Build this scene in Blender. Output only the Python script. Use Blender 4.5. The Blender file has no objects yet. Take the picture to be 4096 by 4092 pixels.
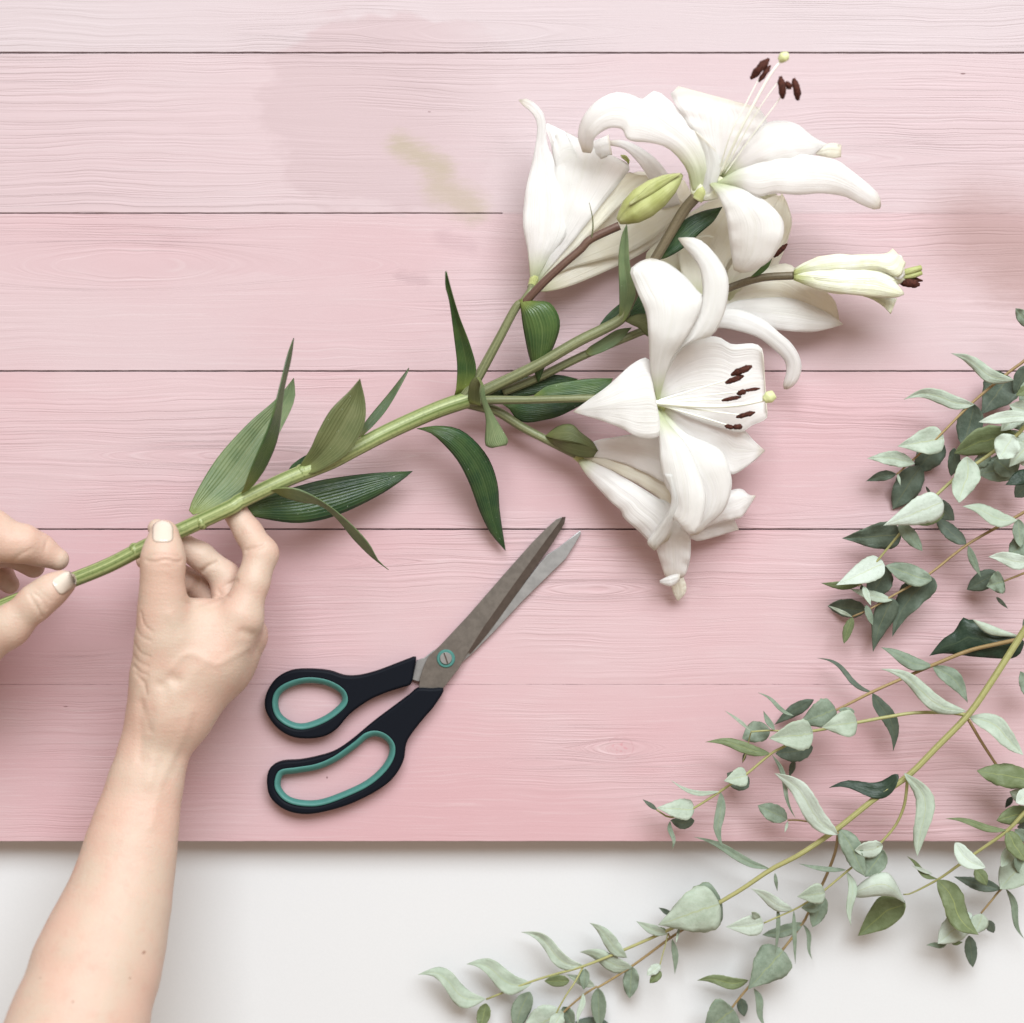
import bpy, math, random
import numpy as np
from mathutils import Vector, Matrix
random.seed(7); RNG = np.random.RandomState(7)
scene = bpy.context.scene
COL = scene.collection

# ---------------------------------------------------------------- camera, light, exposure
FRAME_W = 0.62            # metres of board across the picture
SRC = 4096.0
S = FRAME_W / SRC
H = 1.05                  # camera height above the board
cam_d = bpy.data.cameras.new('camera'); cam = bpy.data.objects.new('camera', cam_d); COL.objects.link(cam)
cam.location = (0, 0, H); cam.rotation_euler = (0, 0, 0)
cam_d.sensor_width = 36; cam_d.sensor_fit = 'HORIZONTAL'; cam_d.lens = 36 * H / FRAME_W
cam_d.clip_start = 0.05; cam_d.clip_end = 50
cam_d.dof.use_dof = True; cam_d.dof.focus_distance = H - 0.03; cam_d.dof.aperture_fstop = 3.4
scene.camera = cam
w = bpy.data.worlds.new('World'); scene.world = w; w.use_nodes = True
bg = w.node_tree.nodes['Background']; bg.inputs[0].default_value = (1.0, 0.79, 0.61, 1); bg.inputs[1].default_value = 0.52
def area(name, loc, target, size, size_y, energy, color):
    l = bpy.data.lights.new(name, 'AREA'); l.shape = 'RECTANGLE'; l.size = size; l.size_y = size_y
    l.energy = energy; l.color = color
    o = bpy.data.objects.new(name, l); COL.objects.link(o); o.location = loc
    d = Vector(target) - Vector(loc); o.rotation_euler = d.to_track_quat('-Z', 'Y').to_euler()
    return o
area('window_light', (0.6, 2.3, 3.0), (0.0, 0.0, 0), 3.5, 2.0, 262, (0.905, 0.972, 1.015))
vs = scene.view_settings; vs.view_transform = 'Standard'; vs.look = 'None'; vs.exposure = 0.07; vs.gamma = 1.0

# ---------------------------------------------------------------- helpers
# frames: patches of the reference in which coordinates were read off; they only give positions on the board plane
FR = dict(A=(0,1950,1200/1930), B=(1000,2000,1400/1930), C=(700,1000,1400/1930), D=(1700,900,1000/1930),
          E=(2000,200,1000/1930), F=(2600,150,1200/1930), G=(2200,900,1300/1930), H=(2200,1500,1000/1930),
          I=(3200,1200,896/1930), J=(3200,2000,896/1930), K=(2500,2500,900/1930), L=(3200,2700,896/1930),
          M=(3200,3200,896/1932), N=(2400,3250,850/1932), O=(1600,3450,900/1932), P=(0,2800,1200/1793),
          U=(0,0,4096/1932))
DROOP = [False]          # the lily droops from the hands down to the board
def W(fr, x, y, z=0.0):
    ox, oy, k = FR[fr]
    if DROOP[0]: z = z * (1 - 0.42 * min(1.0, max(0.0, (ox + x * k - 1000) / 900)))
    z = z / 1000.0
    q = (H - z) / H * S
    return np.array([(ox + x * k - 2048) * q, -(oy + y * k - 2046) * q, z])
def mm(fr, px): return px * FR[fr][2] * S * 1000

def catmull(P, n, closed=False):
    P = np.asarray(P, float)
    if len(P) == 2 and not closed:
        t = np.linspace(0, 1, n)[:, None]; return P[0] * (1 - t) + P[1] * t
    if closed: Q = np.vstack([P[-1], P, P[0], P[1]])
    else: Q = np.vstack([2 * P[0] - P[1], P, 2 * P[-1] - P[-2]])
    out = []
    for i in range(1, len(Q) - 2):
        p0, p1, p2, p3 = Q[i-1], Q[i], Q[i+1], Q[i+2]
        t = np.linspace(0, 1, 12, endpoint=False)[:, None]
        out.append(0.5 * ((2*p1) + (-p0+p2)*t + (2*p0-5*p1+4*p2-p3)*t*t + (-p0+3*p1-3*p2+p3)*t**3))
    out = np.vstack(out + ([Q[-2][None]]))
    d = np.r_[0, np.cumsum(np.linalg.norm(np.diff(out[:, :2] if out.shape[1] > 2 else out, axis=0), axis=1))]
    s = np.linspace(0, d[-1], n + (1 if closed else 0))
    R = np.stack([np.interp(s, d, out[:, k]) for k in range(out.shape[1])], 1)
    return R[:-1] if closed else R

def catidx(P, n):
    P = np.asarray(P, float); Q = np.vstack([2*P[0]-P[1], P, 2*P[-1]-P[-2]]); u = np.linspace(0, len(P)-1-1e-6, n); i = u.astype(int); t = (u-i)[:, None]
    p0, p1, p2, p3 = Q[i], Q[i+1], Q[i+2], Q[i+3]
    return 0.5 * ((2*p1) + (-p0+p2)*t + (2*p0-5*p1+4*p2-p3)*t*t + (-p0+3*p1-3*p2+p3)*t**3)
def mesh_obj(name, verts, faces, mat, parent=None, uv=None, smooth=True, thick=0):
    me = bpy.data.meshes.new(name)
    me.from_pydata([tuple(v) for v in verts], [], [tuple(int(i) for i in f) for f in faces])
    if uv is not None:
        ul = me.uv_layers.new(name='UVMap')
        li = np.empty(len(me.loops), dtype=np.int32); me.loops.foreach_get('vertex_index', li)
        ul.data.foreach_set('uv', np.asarray(uv, dtype=np.float32)[li].ravel())
    if smooth: me.polygons.foreach_set('use_smooth', [True] * len(me.polygons))
    me.materials.append(mat); me.update()
    o = bpy.data.objects.new(name, me); COL.objects.link(o)
    if parent: adopt(o, parent)
    if thick:
        m = o.modifiers.new('thickness', 'SOLIDIFY'); m.thickness = thick / 1000; m.offset = 0
    return o
def adopt(o, parent):
    o.parent = parent
    o.matrix_parent_inverse = Matrix.Translation(-WLOC.get(parent.name, Vector((0, 0, 0))))
WLOC = {}
def thing(name, label, cat, loc, group=None):
    o = bpy.data.objects.new(name, None); COL.objects.link(o); o.location = loc; o.empty_display_size = 0.02
    WLOC[o.name] = Vector(loc)
    o['label'] = label; o['category'] = cat
    if group: o['group'] = group
    return o

def tube(name, pts, rad, mat, parent, n=40, seg=12, ell=1.0):
    """pts world (x,y,z) in m, rad list in mm"""
    P = catmull(np.asarray(pts), n)
    r = np.interp(np.linspace(0, 1, n), np.linspace(0, 1, len(rad)), rad) / 1000
    T = np.gradient(P, axis=0); T /= np.linalg.norm(T, axis=1)[:, None] + 1e-9
    V = []; F = []; UV = []
    up = np.array([0, 0, 1.0])
    for i in range(n):
        a = np.cross(up, T[i]); na = np.linalg.norm(a)
        a = a / na if na > 1e-4 else np.array([1.0, 0, 0])
        b = np.cross(T[i], a)
        for j in range(seg):
            th = 2 * math.pi * j / seg
            V.append(P[i] + r[i] * (math.cos(th) * a + math.sin(th) * b * ell)); UV.append((j / seg, i / n))
    for i in range(n - 1):
        for j in range(seg):
            k = (j + 1) % seg
            F.append((i*seg+j, i*seg+k, (i+1)*seg+k, (i+1)*seg+j))
    V.append(P[0]); V.append(P[-1]); UV += [(0, 0), (0, 1)]
    for j in range(seg):
        F.append((len(V)-2, (j+1) % seg, j)); F.append((len(V)-1, (n-1)*seg+j, (n-1)*seg+(j+1) % seg))
    return mesh_obj(name, V, F, mat, parent, UV)

def ribbon(name, fr, L, R, zs, mat, parent, bul=0.0, tilt=0.0, groove=0.0, rip=0.0, ripf=5, n=22, m=9, thick=0.35, v0=0.0, pair=False):
    """a leaf or petal between two edges; zs heights along it (mm), bul = cross bulge, tilt = first edge higher"""
    Lr, Rr = (catidx(L, n), catidx(R, n)) if pair else (catmull(L, n), catmull(R, n))
    zz = catmull([[i, z] for i, z in enumerate(zs)], n)[:, 1] if len(zs) > 2 else np.linspace(zs[0], zs[-1], n)
    t_ = np.linspace(0, 1, n)
    if len(zs) > 2: zz = np.interp(t_, np.linspace(0, 1, 60), np.array([np.interp(u, np.linspace(0,1,len(zs)), zs) for u in np.linspace(0,1,60)]))
    if n > 6:
        k = np.array([.25, .5, .25])
        for _ in range(4): zz[1:-1] = np.convolve(zz, k, 'same')[1:-1]
    ph = random.random() * 6.28
    V = []; UV = []
    ox, oy, kk = FR[fr]
    wid = np.linalg.norm(Lr - Rr, axis=1) * kk * S * 1000
    for i in range(n):
        t = t_[i]; env = min(1.0, wid[i] / (wid.max() * 0.6 + 1e-6))
        for j in range(m):
            c = -1 + 2 * j / (m - 1)
            p = Lr[i] * (1 - c) / 2 + Rr[i] * (1 + c) / 2
            z = zz[i] + env * (bul * (1 - c * c) - tilt * c - groove * math.exp(-(c / 0.16) ** 2)
                + rip * abs(c) ** 2 * math.sin(ph + (1.7 if c > 0 else 0) + ripf * 6.28 * t))
            V.append(W(fr, p[0], p[1], z)); UV.append(((c + 1) / 2, v0 + t * (1 - v0)))
    F = [(i*m+j, (i+1)*m+j, (i+1)*m+j+1, i*m+j+1) for i in range(n-1) for j in range(m-1)]
    return mesh_obj(name, V, F, mat, parent, UV, thick=thick)

# ---------------------------------------------------------------- materials
def nt(name):
    m = bpy.data.materials.new(name); m.use_nodes = True
    t = m.node_tree; return m, t, t.nodes['Principled BSDF']
def N(t, typ, **kw):
    n = t.nodes.new(typ)
    for k, v in kw.items(): setattr(n, k, v)
    return n
def link(t, a, b): t.links.new(a, b)
def val(t, op, a, b=None, c=None):
    n = N(t, 'ShaderNodeMath', operation=op)
    for i, x in enumerate((a, b, c)):
        if x is None: continue
        if isinstance(x, (int, float)): n.inputs[i].default_value = x
        else: link(t, x, n.inputs[i])
    return n.outputs[0]
def mix(t, f, a, b):
    n = N(t, 'ShaderNodeMix', data_type='RGBA')
    for i, x in ((0, f), (6, a), (7, b)):
        if isinstance(x, (int, float)): n.inputs[i].default_value = x
        elif isinstance(x, tuple): n.inputs[i].default_value = (*x, 1)
        else: link(t, x, n.inputs[i])
    return n.outputs[2]
def noise(t, vec, scale, detail=3, rough=0.5, mapscale=None, out=0):
    if mapscale:
        mp = N(t, 'ShaderNodeMapping'); mp.inputs['Scale'].default_value = mapscale; link(t, vec, mp.inputs[0]); vec = mp.outputs[0]
    n = N(t, 'ShaderNodeTexNoise'); n.inputs['Scale'].default_value = scale; n.inputs['Detail'].default_value = detail
    n.inputs['Roughness'].default_value = rough; link(t, vec, n.inputs[0]); return n.outputs[out]
def ramp(t, f, p0, p1, c0=0.0, c1=1.0):
    n = N(t, 'ShaderNodeMapRange'); n.interpolation_type = 'SMOOTHSTEP'
    link(t, f, n.inputs[0]); n.inputs[1].default_value = p0; n.inputs[2].default_value = p1
    n.inputs[3].default_value = c0; n.inputs[4].default_value = c1; return n.outputs[0]

def plank_mat():
    m, t, b = nt('pink_painted_wood')
    geo = N(t, 'ShaderNodeNewGeometry'); pos = geo.outputs['Position']
    oi = N(t, 'ShaderNodeObjectInfo')
    sx = N(t, 'ShaderNodeSeparateXYZ'); link(t, pos, sx.inputs[0])
    X, Y = sx.outputs[0], sx.outputs[1]
    f = Y
    # grain runs round knots like a stream round a stone
    knots = [(210, 500, .030, 3.5), (620, 590, .012, 3), (1110, 1112, .010, 4.0), (1172, 1412, .011, 1.5), (120, 1215, .016, 2.6),
             (560, 1060, .010, 4), (1560, 300, .012, 4), (1000, 1440, .006, 5), (880, 60, .014, 5), (1300, 960, .010, 5), (420, 860, .012, 5)]
    for (kx, ky, R, an) in knots:
        c = W('U', kx, ky)
        dx = val(t, 'MULTIPLY', val(t, 'SUBTRACT', X, float(c[0])), 1 / an)
        dy = val(t, 'SUBTRACT', f, float(c[1]))
        r2 = val(t, 'ADD', val(t, 'MULTIPLY', dx, dx), val(t, 'MULTIPLY', dy, dy))
        g = val(t, 'MULTIPLY', R * R * 0.30, val(t, 'EXPONENT', val(t, 'MULTIPLY', r2, -1 / (R * R * 1.1))))
        h = val(t, 'SUBTRACT', val(t, 'MULTIPLY', dy, dy), g)
        sq = val(t, 'SQRT', val(t, 'ABSOLUTE', h))
        ins = val(t, 'LESS_THAN', h, 0.0)
        outv = val(t, 'MULTIPLY', val(t, 'SIGN', dy), sq)
        f = val(t, 'ADD', float(c[1]), val(t, 'ADD', val(t, 'MULTIPLY', ins, sq), val(t, 'MULTIPLY', val(t, 'SUBTRACT', 1.0, ins), outv)))
    cb = N(t, 'ShaderNodeCombineXYZ'); link(t, X, cb.inputs[0]); link(t, f, cb.inputs[1]); link(t, val(t, 'MULTIPLY', oi.outputs['Random'], 3.0), cb.inputs[2])
    v = cb.outputs[0]
    warp = noise(t, v, 1.0, 3, 0.5, (9, 26, 1))
    fy = val(t, 'ADD', f, val(t, 'MULTIPLY', val(t, 'SUBTRACT', warp, 0.5), 0.013))
    cb2 = N(t, 'ShaderNodeCombineXYZ'); link(t, X, cb2.inputs[0]); link(t, fy, cb2.inputs[1]); link(t, val(t, 'MULTIPLY', oi.outputs['Random'], 3.0), cb2.inputs[2])
    v2 = cb2.outputs[0]
    rings = noise(t, v2, 1.0, 2, 0.55, (2.6, 330, 1))
    fine = noise(t, v2, 1.0, 3, 0.6, (14, 900, 1))
    pores = noise(t, pos, 2600, 2, 0.6)
    patch = noise(t, pos, 1.0, 3, 0.5, (5, 14, 1))
    amt = ramp(t, patch, 0.42, 0.68, 0.03, 0.95)
    ridg = val(t, 'ABSOLUTE', val(t, 'SUBTRACT', rings, 0.5))
    line = ramp(t, ridg, 0.0, 0.07, 0.0, 1.0)           # thin grooves where the noise crosses its middle
    hgt = val(t, 'ADD', val(t, 'MULTIPLY', val(t, 'MULTIPLY', line, amt), 0.75),
              val(t, 'ADD', val(t, 'MULTIPLY', val(t, 'MULTIPLY', rings, 1.9), ramp(t, noise(t, pos, 1.0, 3, 0.5, (6, 13, 1)), 0.44, 0.62, 0.1, 1.0)), val(t, 'ADD', val(t, 'MULTIPLY', fine, 0.35), val(t, 'MULTIPLY', pores, 0.3))))
    bp = N(t, 'ShaderNodeBump'); bp.inputs['Strength'].default_value = 0.7; bp.inputs['Distance'].default_value = 0.00042
    link(t, hgt, bp.inputs['Height']); link(t, bp.outputs[0], b.inputs['Normal'])
    big = noise(t, pos, 1.0, 4, 0.55, (4, 7, 1))
    col = mix(t, ramp(t, big, 0.35, 0.68), PINK_A, PINK_B)
    groove = val(t, 'MULTIPLY', val(t, 'SUBTRACT', 1.0, line), val(t, 'MULTIPLY', amt, 0.2))
    col = mix(t, groove, col, (0.40, 0.20, 0.215))
    pale = ramp(t, fine, 0.54, 0.70, 0, 0.35)
    col = mix(t, pale, col, (0.58, 0.47, 0.48))
    speck = ramp(t, noise(t, pos, 2000, 2, 0.7), 0.3, 0.75, 0.0, 0.22)
    col = mix(t, speck, col, (0.43, 0.25, 0.265))
    # upper planks coloured paler to stand for the window's sheen
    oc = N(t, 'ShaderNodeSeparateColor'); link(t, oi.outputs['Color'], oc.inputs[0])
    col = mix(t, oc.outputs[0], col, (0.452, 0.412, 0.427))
    # shadow at upper centre painted into the colour, plus a duller patch below
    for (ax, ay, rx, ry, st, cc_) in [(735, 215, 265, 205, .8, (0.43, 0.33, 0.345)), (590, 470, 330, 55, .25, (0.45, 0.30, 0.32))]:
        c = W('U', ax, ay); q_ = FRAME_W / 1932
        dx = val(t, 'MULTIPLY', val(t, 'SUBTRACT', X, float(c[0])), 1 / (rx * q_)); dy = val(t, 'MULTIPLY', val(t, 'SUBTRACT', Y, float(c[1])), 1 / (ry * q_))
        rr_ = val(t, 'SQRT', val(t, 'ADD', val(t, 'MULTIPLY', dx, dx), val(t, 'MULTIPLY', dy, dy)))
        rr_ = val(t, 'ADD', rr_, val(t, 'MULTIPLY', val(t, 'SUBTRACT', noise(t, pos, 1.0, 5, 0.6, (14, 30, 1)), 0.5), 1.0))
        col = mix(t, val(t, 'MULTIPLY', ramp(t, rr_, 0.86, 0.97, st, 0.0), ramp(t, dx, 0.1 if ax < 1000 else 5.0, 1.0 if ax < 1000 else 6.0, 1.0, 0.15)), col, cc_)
    # olive smear dried on the paint, upper middle; shadow wedge painted in, right edge
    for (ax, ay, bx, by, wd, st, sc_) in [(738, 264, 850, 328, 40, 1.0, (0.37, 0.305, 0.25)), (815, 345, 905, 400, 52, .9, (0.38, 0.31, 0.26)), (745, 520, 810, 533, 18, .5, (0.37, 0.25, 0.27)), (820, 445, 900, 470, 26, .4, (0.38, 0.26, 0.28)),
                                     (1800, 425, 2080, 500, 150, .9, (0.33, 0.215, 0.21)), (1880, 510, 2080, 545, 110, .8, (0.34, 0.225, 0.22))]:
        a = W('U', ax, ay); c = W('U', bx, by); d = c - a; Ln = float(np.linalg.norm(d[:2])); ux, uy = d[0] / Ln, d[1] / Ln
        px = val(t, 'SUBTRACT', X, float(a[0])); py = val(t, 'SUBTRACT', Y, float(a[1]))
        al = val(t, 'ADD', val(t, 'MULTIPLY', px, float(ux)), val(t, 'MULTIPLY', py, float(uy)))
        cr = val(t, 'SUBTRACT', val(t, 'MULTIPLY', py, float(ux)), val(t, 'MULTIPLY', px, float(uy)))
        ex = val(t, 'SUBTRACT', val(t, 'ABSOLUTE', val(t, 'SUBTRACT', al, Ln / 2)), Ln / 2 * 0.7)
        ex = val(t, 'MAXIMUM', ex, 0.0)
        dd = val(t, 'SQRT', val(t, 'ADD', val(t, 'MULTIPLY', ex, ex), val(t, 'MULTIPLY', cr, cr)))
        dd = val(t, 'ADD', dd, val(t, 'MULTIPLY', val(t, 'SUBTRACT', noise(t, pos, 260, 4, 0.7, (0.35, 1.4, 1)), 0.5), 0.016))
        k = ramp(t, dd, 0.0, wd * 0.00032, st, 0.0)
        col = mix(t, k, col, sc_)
    # ring-shaped knot and small specks of dirt in the paint
    c = W('U', 1170, 1411)
    dx = val(t, 'MULTIPLY', val(t, 'SUBTRACT', X, float(c[0])), 0.85); dy = val(t, 'SUBTRACT', Y, float(c[1]))
    rr = val(t, 'SQRT', val(t, 'ADD', val(t, 'MULTIPLY', dx, dx), val(t, 'MULTIPLY', dy, dy)))
    ring = ramp(t, val(t, 'ABSOLUTE', val(t, 'SUBTRACT', rr, 0.0067)), 0.0, 0.0006, 0.4, 0.0)
    ring = val(t, 'MULTIPLY', ring, ramp(t, noise(t, pos, 220, 2), 0.38, 0.6))
    col = mix(t, ring, col, (0.40, 0.18, 0.20))
    crack = val(t, 'MULTIPLY', ramp(t, rr, 0.003, 0.006, 0.35, 0.0), ramp(t, noise(t, pos, 500, 3), 0.52, 0.6))
    col = mix(t, crack, col, (0.46, 0.14, 0.17))
    for (kx, ky, rx, ry) in [(1817, 139, 5, 1.6), (617, 1467, 1.8, 2.2), (1003, 1613, 1.2, 1.2), (124, 1333, 5, .9), (810, 211, 3, 1), (596, 1391, 4, 2)]:
        c = W('U', kx, ky); q = FRAME_W / 1932
        dx = val(t, 'MULTIPLY', val(t, 'SUBTRACT', X, float(c[0])), 1 / (rx * q)); dy = val(t, 'MULTIPLY', val(t, 'SUBTRACT', Y, float(c[1])), 1 / (ry * q))
        r = val(t, 'SQRT', val(t, 'ADD', val(t, 'MULTIPLY', dx, dx), val(t, 'MULTIPLY', dy, dy)))
        col = mix(t, ramp(t, r, 0.5, 1.3, 0.8, 0.0), col, (0.12, 0.05, 0.05))
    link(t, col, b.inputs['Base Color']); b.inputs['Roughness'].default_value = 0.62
    b.inputs['Specular IOR Level'].default_value = 0.35
    return m
PINK_A = (0.50, 0.312, 0.333); PINK_B = (0.513, 0.377, 0.393)

def simple(name, col, rough=0.5, spec=0.5, metal=0.0, bump=0, bscale=300, var=0.0):
    m, t, b = nt(name)
    b.inputs['Roughness'].default_value = rough; b.inputs['Specular IOR Level'].default_value = spec; b.inputs['Metallic'].default_value = metal
    geo = N(t, 'ShaderNodeNewGeometry'); pos = geo.outputs['Position']
    n = noise(t, pos, bscale, 4, 0.6)
    c = mix(t, ramp(t, n, 0.3, 0.7), tuple(x * (1 - var) for x in col), tuple(min(1, x * (1 + var)) for x in col))
    link(t, c, b.inputs['Base Color'])
    if bump:
        bp = N(t, 'ShaderNodeBump'); bp.inputs['Strength'].default_value = 1; bp.inputs['Distance'].default_value = bump / 1000
        link(t, n, bp.inputs['Height']); link(t, bp.outputs[0], b.inputs['Normal'])
    return m

def leaf_mat(name, col, col2, kind, rough=0.45, base=None, trans=0.15, veincol=None, spec=0.4):
    """kind: lily (parallel veins), petal, euc (pale midrib, bloomy surface)"""
    m, t, b = nt(name)
    uv = N(t, 'ShaderNodeUVMap').outputs[0]; sp = N(t, 'ShaderNodeSeparateXYZ'); link(t, uv, sp.inputs[0]); u, v = sp.outputs[0], sp.outputs[1]
    geo = N(t, 'ShaderNodeNewGeometry'); pos = geo.outputs['Position']; oi = N(t, 'ShaderNodeObjectInfo').outputs['Random']
    big = noise(t, pos, 70 if kind != 'euc' else 160, 4, 0.6)
    c = mix(t, ramp(t, big, 0.32, 0.68), col, col2)
    cc = val(t, 'ABSOLUTE', val(t, 'SUBTRACT', u, 0.5))
    if kind == 'lily':
        w_ = N(t, 'ShaderNodeTexWave'); w_.wave_type = 'BANDS'; w_.bands_direction = 'X'; w_.inputs['Scale'].default_value = 3.6; w_.inputs['Distortion'].default_value = 0.6
        w_.inputs['Detail'].default_value = 1; link(t, uv, w_.inputs[0]); vein = w_.outputs[1]
        c = mix(t, ramp(t, vein, 0.72, 1.0, 0, 0.38), c, veincol)
        c = mix(t, ramp(t, cc, 0.0, 0.035, 0.55, 0.0), c, veincol)
        spk = ramp(t, noise(t, pos, 900, 1), 0.76, 0.82, 0, 0.7)
        c = mix(t, spk, c, (0.55, 0.6, 0.5))
        hgt = val(t, 'ADD', val(t, 'MULTIPLY', vein, 0.6), val(t, 'MULTIPLY', noise(t, uv, 1, 3, 0.6, (60, 6, 1)), 0.5)); dist = 0.0004
    elif kind == 'petal':
        st = noise(t, uv, 1, 3, 0.55, (34, 2.0, 1))
        c = mix(t, ramp(t, st, 0.5, 0.8, 0, 0.30), c, veincol)
        c = mix(t, ramp(t, cc, 0.0, 0.05, 0.22, 0.0), c, veincol)
        rnd = noise(t, pos, 34, 2)
        c = mix(t, val(t, 'MULTIPLY', ramp(t, val(t, 'ADD', val(t, 'ABSOLUTE', val(t, 'SUBTRACT', v, 0.0)), val(t, 'MULTIPLY', rnd, 0.05)), 0.92, 1.05, 0, 0.4), 1.0), c, (0.70, 0.60, 0.40))
        hgt = val(t, 'ADD', st, val(t, 'MULTIPLY', noise(t, pos, 60, 2), 1.5)); dist = 0.0011
    else:
        fleck = noise(t, pos, 520, 4, 0.65)
        c = mix(t, ramp(t, fleck, 0.5, 0.72, 0, 0.35), c, tuple(x * 0.62 for x in col))
        c = mix(t, ramp(t, cc, 0.008, 0.03, 0.8, 0.0), c, veincol)
        br = N(t, 'ShaderNodeTexWave'); br.inputs['Scale'].default_value = 5.0; br.inputs['Distortion'].default_value = 1.5; sh = N(t, 'ShaderNodeCombineXYZ')
        link(t, val(t, 'SUBTRACT', v, val(t, 'MULTIPLY', cc, 0.8)), sh.inputs[0]); link(t, sh.outputs[0], br.inputs[0])
        c = mix(t, ramp(t, br.outputs[1], 0.86, 1.0, 0, 0.22), c, veincol)
        c = mix(t, ramp(t, cc, 0.475, 0.5, 0, 0.5), c, veincol)
        c = mix(t, val(t, 'MULTIPLY', oi, 0.35), c, tuple(x * 0.8 for x in (col[0], col[1] * 1.03, col[2] * 0.92)))
        hgt = val(t, 'ADD', val(t, 'MULTIPLY', big, 0.6), noise(t, uv, 1, 3, 0.6, (10, 14, 1))); dist = 0.00045
    if base: c = mix(t, ramp(t, v, 0.0, 0.22 if kind != 'euc' else 0.1, 0.85, 0.0), c, base)
    link(t, c, b.inputs['Base Color']); b.inputs['Roughness'].default_value = rough; b.inputs['Specular IOR Level'].default_value = spec
    bp = N(t, 'ShaderNodeBump'); bp.inputs['Strength'].default_value = 0.7; bp.inputs['Distance'].default_value = dist
    link(t, hgt, bp.inputs['Height']); link(t, bp.outputs[0], b.inputs['Normal'])
    tr = N(t, 'ShaderNodeBsdfTranslucent'); link(t, c, tr.inputs[0])
    ms = N(t, 'ShaderNodeMixShader'); ms.inputs[0].default_value = trans
    link(t, b.outputs[0], ms.inputs[1]); link(t, tr.outputs[0], ms.inputs[2]); link(t, ms.outputs[0], t.nodes['Material Output'].inputs[0])
    return m

def stem_mat(name, c0, c1, spotted=0.3, k=500):
    m, t, b = nt(name)
    uv = N(t, 'ShaderNodeUVMap').outputs[0]; geo = N(t, 'ShaderNodeNewGeometry'); pos = geo.outputs['Position']
    rib = noise(t, uv, 1, 2, 0.5, (16, 1.2, 1)); sp = noise(t, pos, k, 3, 0.65)
    c = mix(t, ramp(t, rib, 0.35, 0.65), c0, c1)
    c = mix(t, ramp(t, sp, 0.5, 0.7, 0, spotted), c, tuple(x * 0.5 for x in c0))
    link(t, c, b.inputs['Base Color']); b.inputs['Roughness'].default_value = 0.45
    bp = N(t, 'ShaderNodeBump'); bp.inputs['Strength'].default_value = 0.6; bp.inputs['Distance'].default_value = 0.0005
    link(t, val(t, 'ADD', rib, val(t, 'MULTIPLY', sp, 0.4)), bp.inputs['Height']); link(t, bp.outputs[0], b.inputs['Normal'])
    return m

def skin_mat():
    m, t, b = nt('skin')
    geo = N(t, 'ShaderNodeNewGeometry'); pos = geo.outputs['Position']
    big = noise(t, pos, 38, 3, 0.55); med = noise(t, pos, 160, 3, 0.6); fin = noise(t, pos, 900, 3, 0.6)
    c = mix(t, ramp(t, big, 0.35, 0.65), (0.50, 0.385, 0.305), (0.53, 0.36, 0.285))
    c = mix(t, ramp(t, med, 0.5, 0.75, 0, 0.25), c, (0.48, 0.26, 0.205))
    c = mix(t, ramp(t, fin, 0.45, 0.75, 0, 0.18), c, (0.58, 0.45, 0.37))
    for (fr, x, y, r) in [('P', 878, 1487, 7), ('P', 1020, 585, 5), ('P', 535, 1693, 5), ('P', 312, 1590, 4), ('P', 820, 1610, 4)]:
        p = W(fr, x, y, 105); vm = N(t, 'ShaderNodeVectorMath', operation='DISTANCE')
        # moles: dark spots about the vertical line through their place on the arm
        s1 = N(t, 'ShaderNodeVectorMath', operation='MULTIPLY'); link(t, pos, s1.inputs[0]); s1.inputs[1].default_value = (1, 1, 0)
        link(t, s1.outputs[0], vm.inputs[0]); vm.inputs[1].default_value = (p[0], p[1], 0)
        rr = mm(fr, r) / 1000
        c = mix(t, ramp(t, vm.outputs['Value'], rr * 0.6, rr * 1.5, 0.75, 0.0), c, (0.20, 0.09, 0.06))
    link(t, c, b.inputs['Base Color']); b.inputs['Roughness'].default_value = 0.5; b.inputs['Specular IOR Level'].default_value = 0.35
    b.inputs['Subsurface Weight'].default_value = 0.08; b.inputs['Subsurface Radius'].default_value = (1.0, 0.35, 0.2); b.inputs['Subsurface Scale'].default_value = 0.004
    bp = N(t, 'ShaderNodeBump'); bp.inputs['Strength'].default_value = 0.5; bp.inputs['Distance'].default_value = 0.0005
    link(t, val(t, 'ADD', fin, val(t, 'MULTIPLY', noise(t, pos, 1, 2, 0.5, (140, 520, 300)), 0.7)), bp.inputs['Height']); link(t, bp.outputs[0], b.inputs['Normal'])
    return m

MP = plank_mat()
M_TABLE = simple('white_table', (0.575, 0.58, 0.59), 0.45, 0.4, bump=0.02, bscale=900, var=0.012)
M_DARKWOOD = simple('raw_backing_wood', (0.09, 0.018, 0.018), 0.8, bscale=120, var=0.3)
M_SKIN = skin_mat()
M_NAIL = simple('cream_nail_varnish', (0.60, 0.515, 0.44), 0.12, 0.6, bscale=60, var=0.02)
M_STEM = stem_mat('lily_stem', (0.10, 0.145, 0.035), (0.33, 0.375, 0.16), 0.35)
M_STALKG = stem_mat('green_stalk', (0.108, 0.122, 0.054), (0.202, 0.216, 0.108), 0.4, 900)
M_STALKO = stem_mat('olive_brown_stalk', (0.095, 0.077, 0.045), (0.153, 0.122, 0.072), 0.5, 1100)
M_STALKP = stem_mat('purple_stalk', (0.085, 0.04, 0.032), (0.135, 0.078, 0.052), 0.4, 900)
M_ETWIG = stem_mat('eucalyptus_green_twig', (0.259, 0.266, 0.094), (0.374, 0.360, 0.158), 0.25)
M_ETWIGB = stem_mat('eucalyptus_brown_twig', (0.180, 0.108, 0.050), (0.360, 0.270, 0.117), 0.3)
VY = (0.42, 0.44, 0.20)
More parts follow.
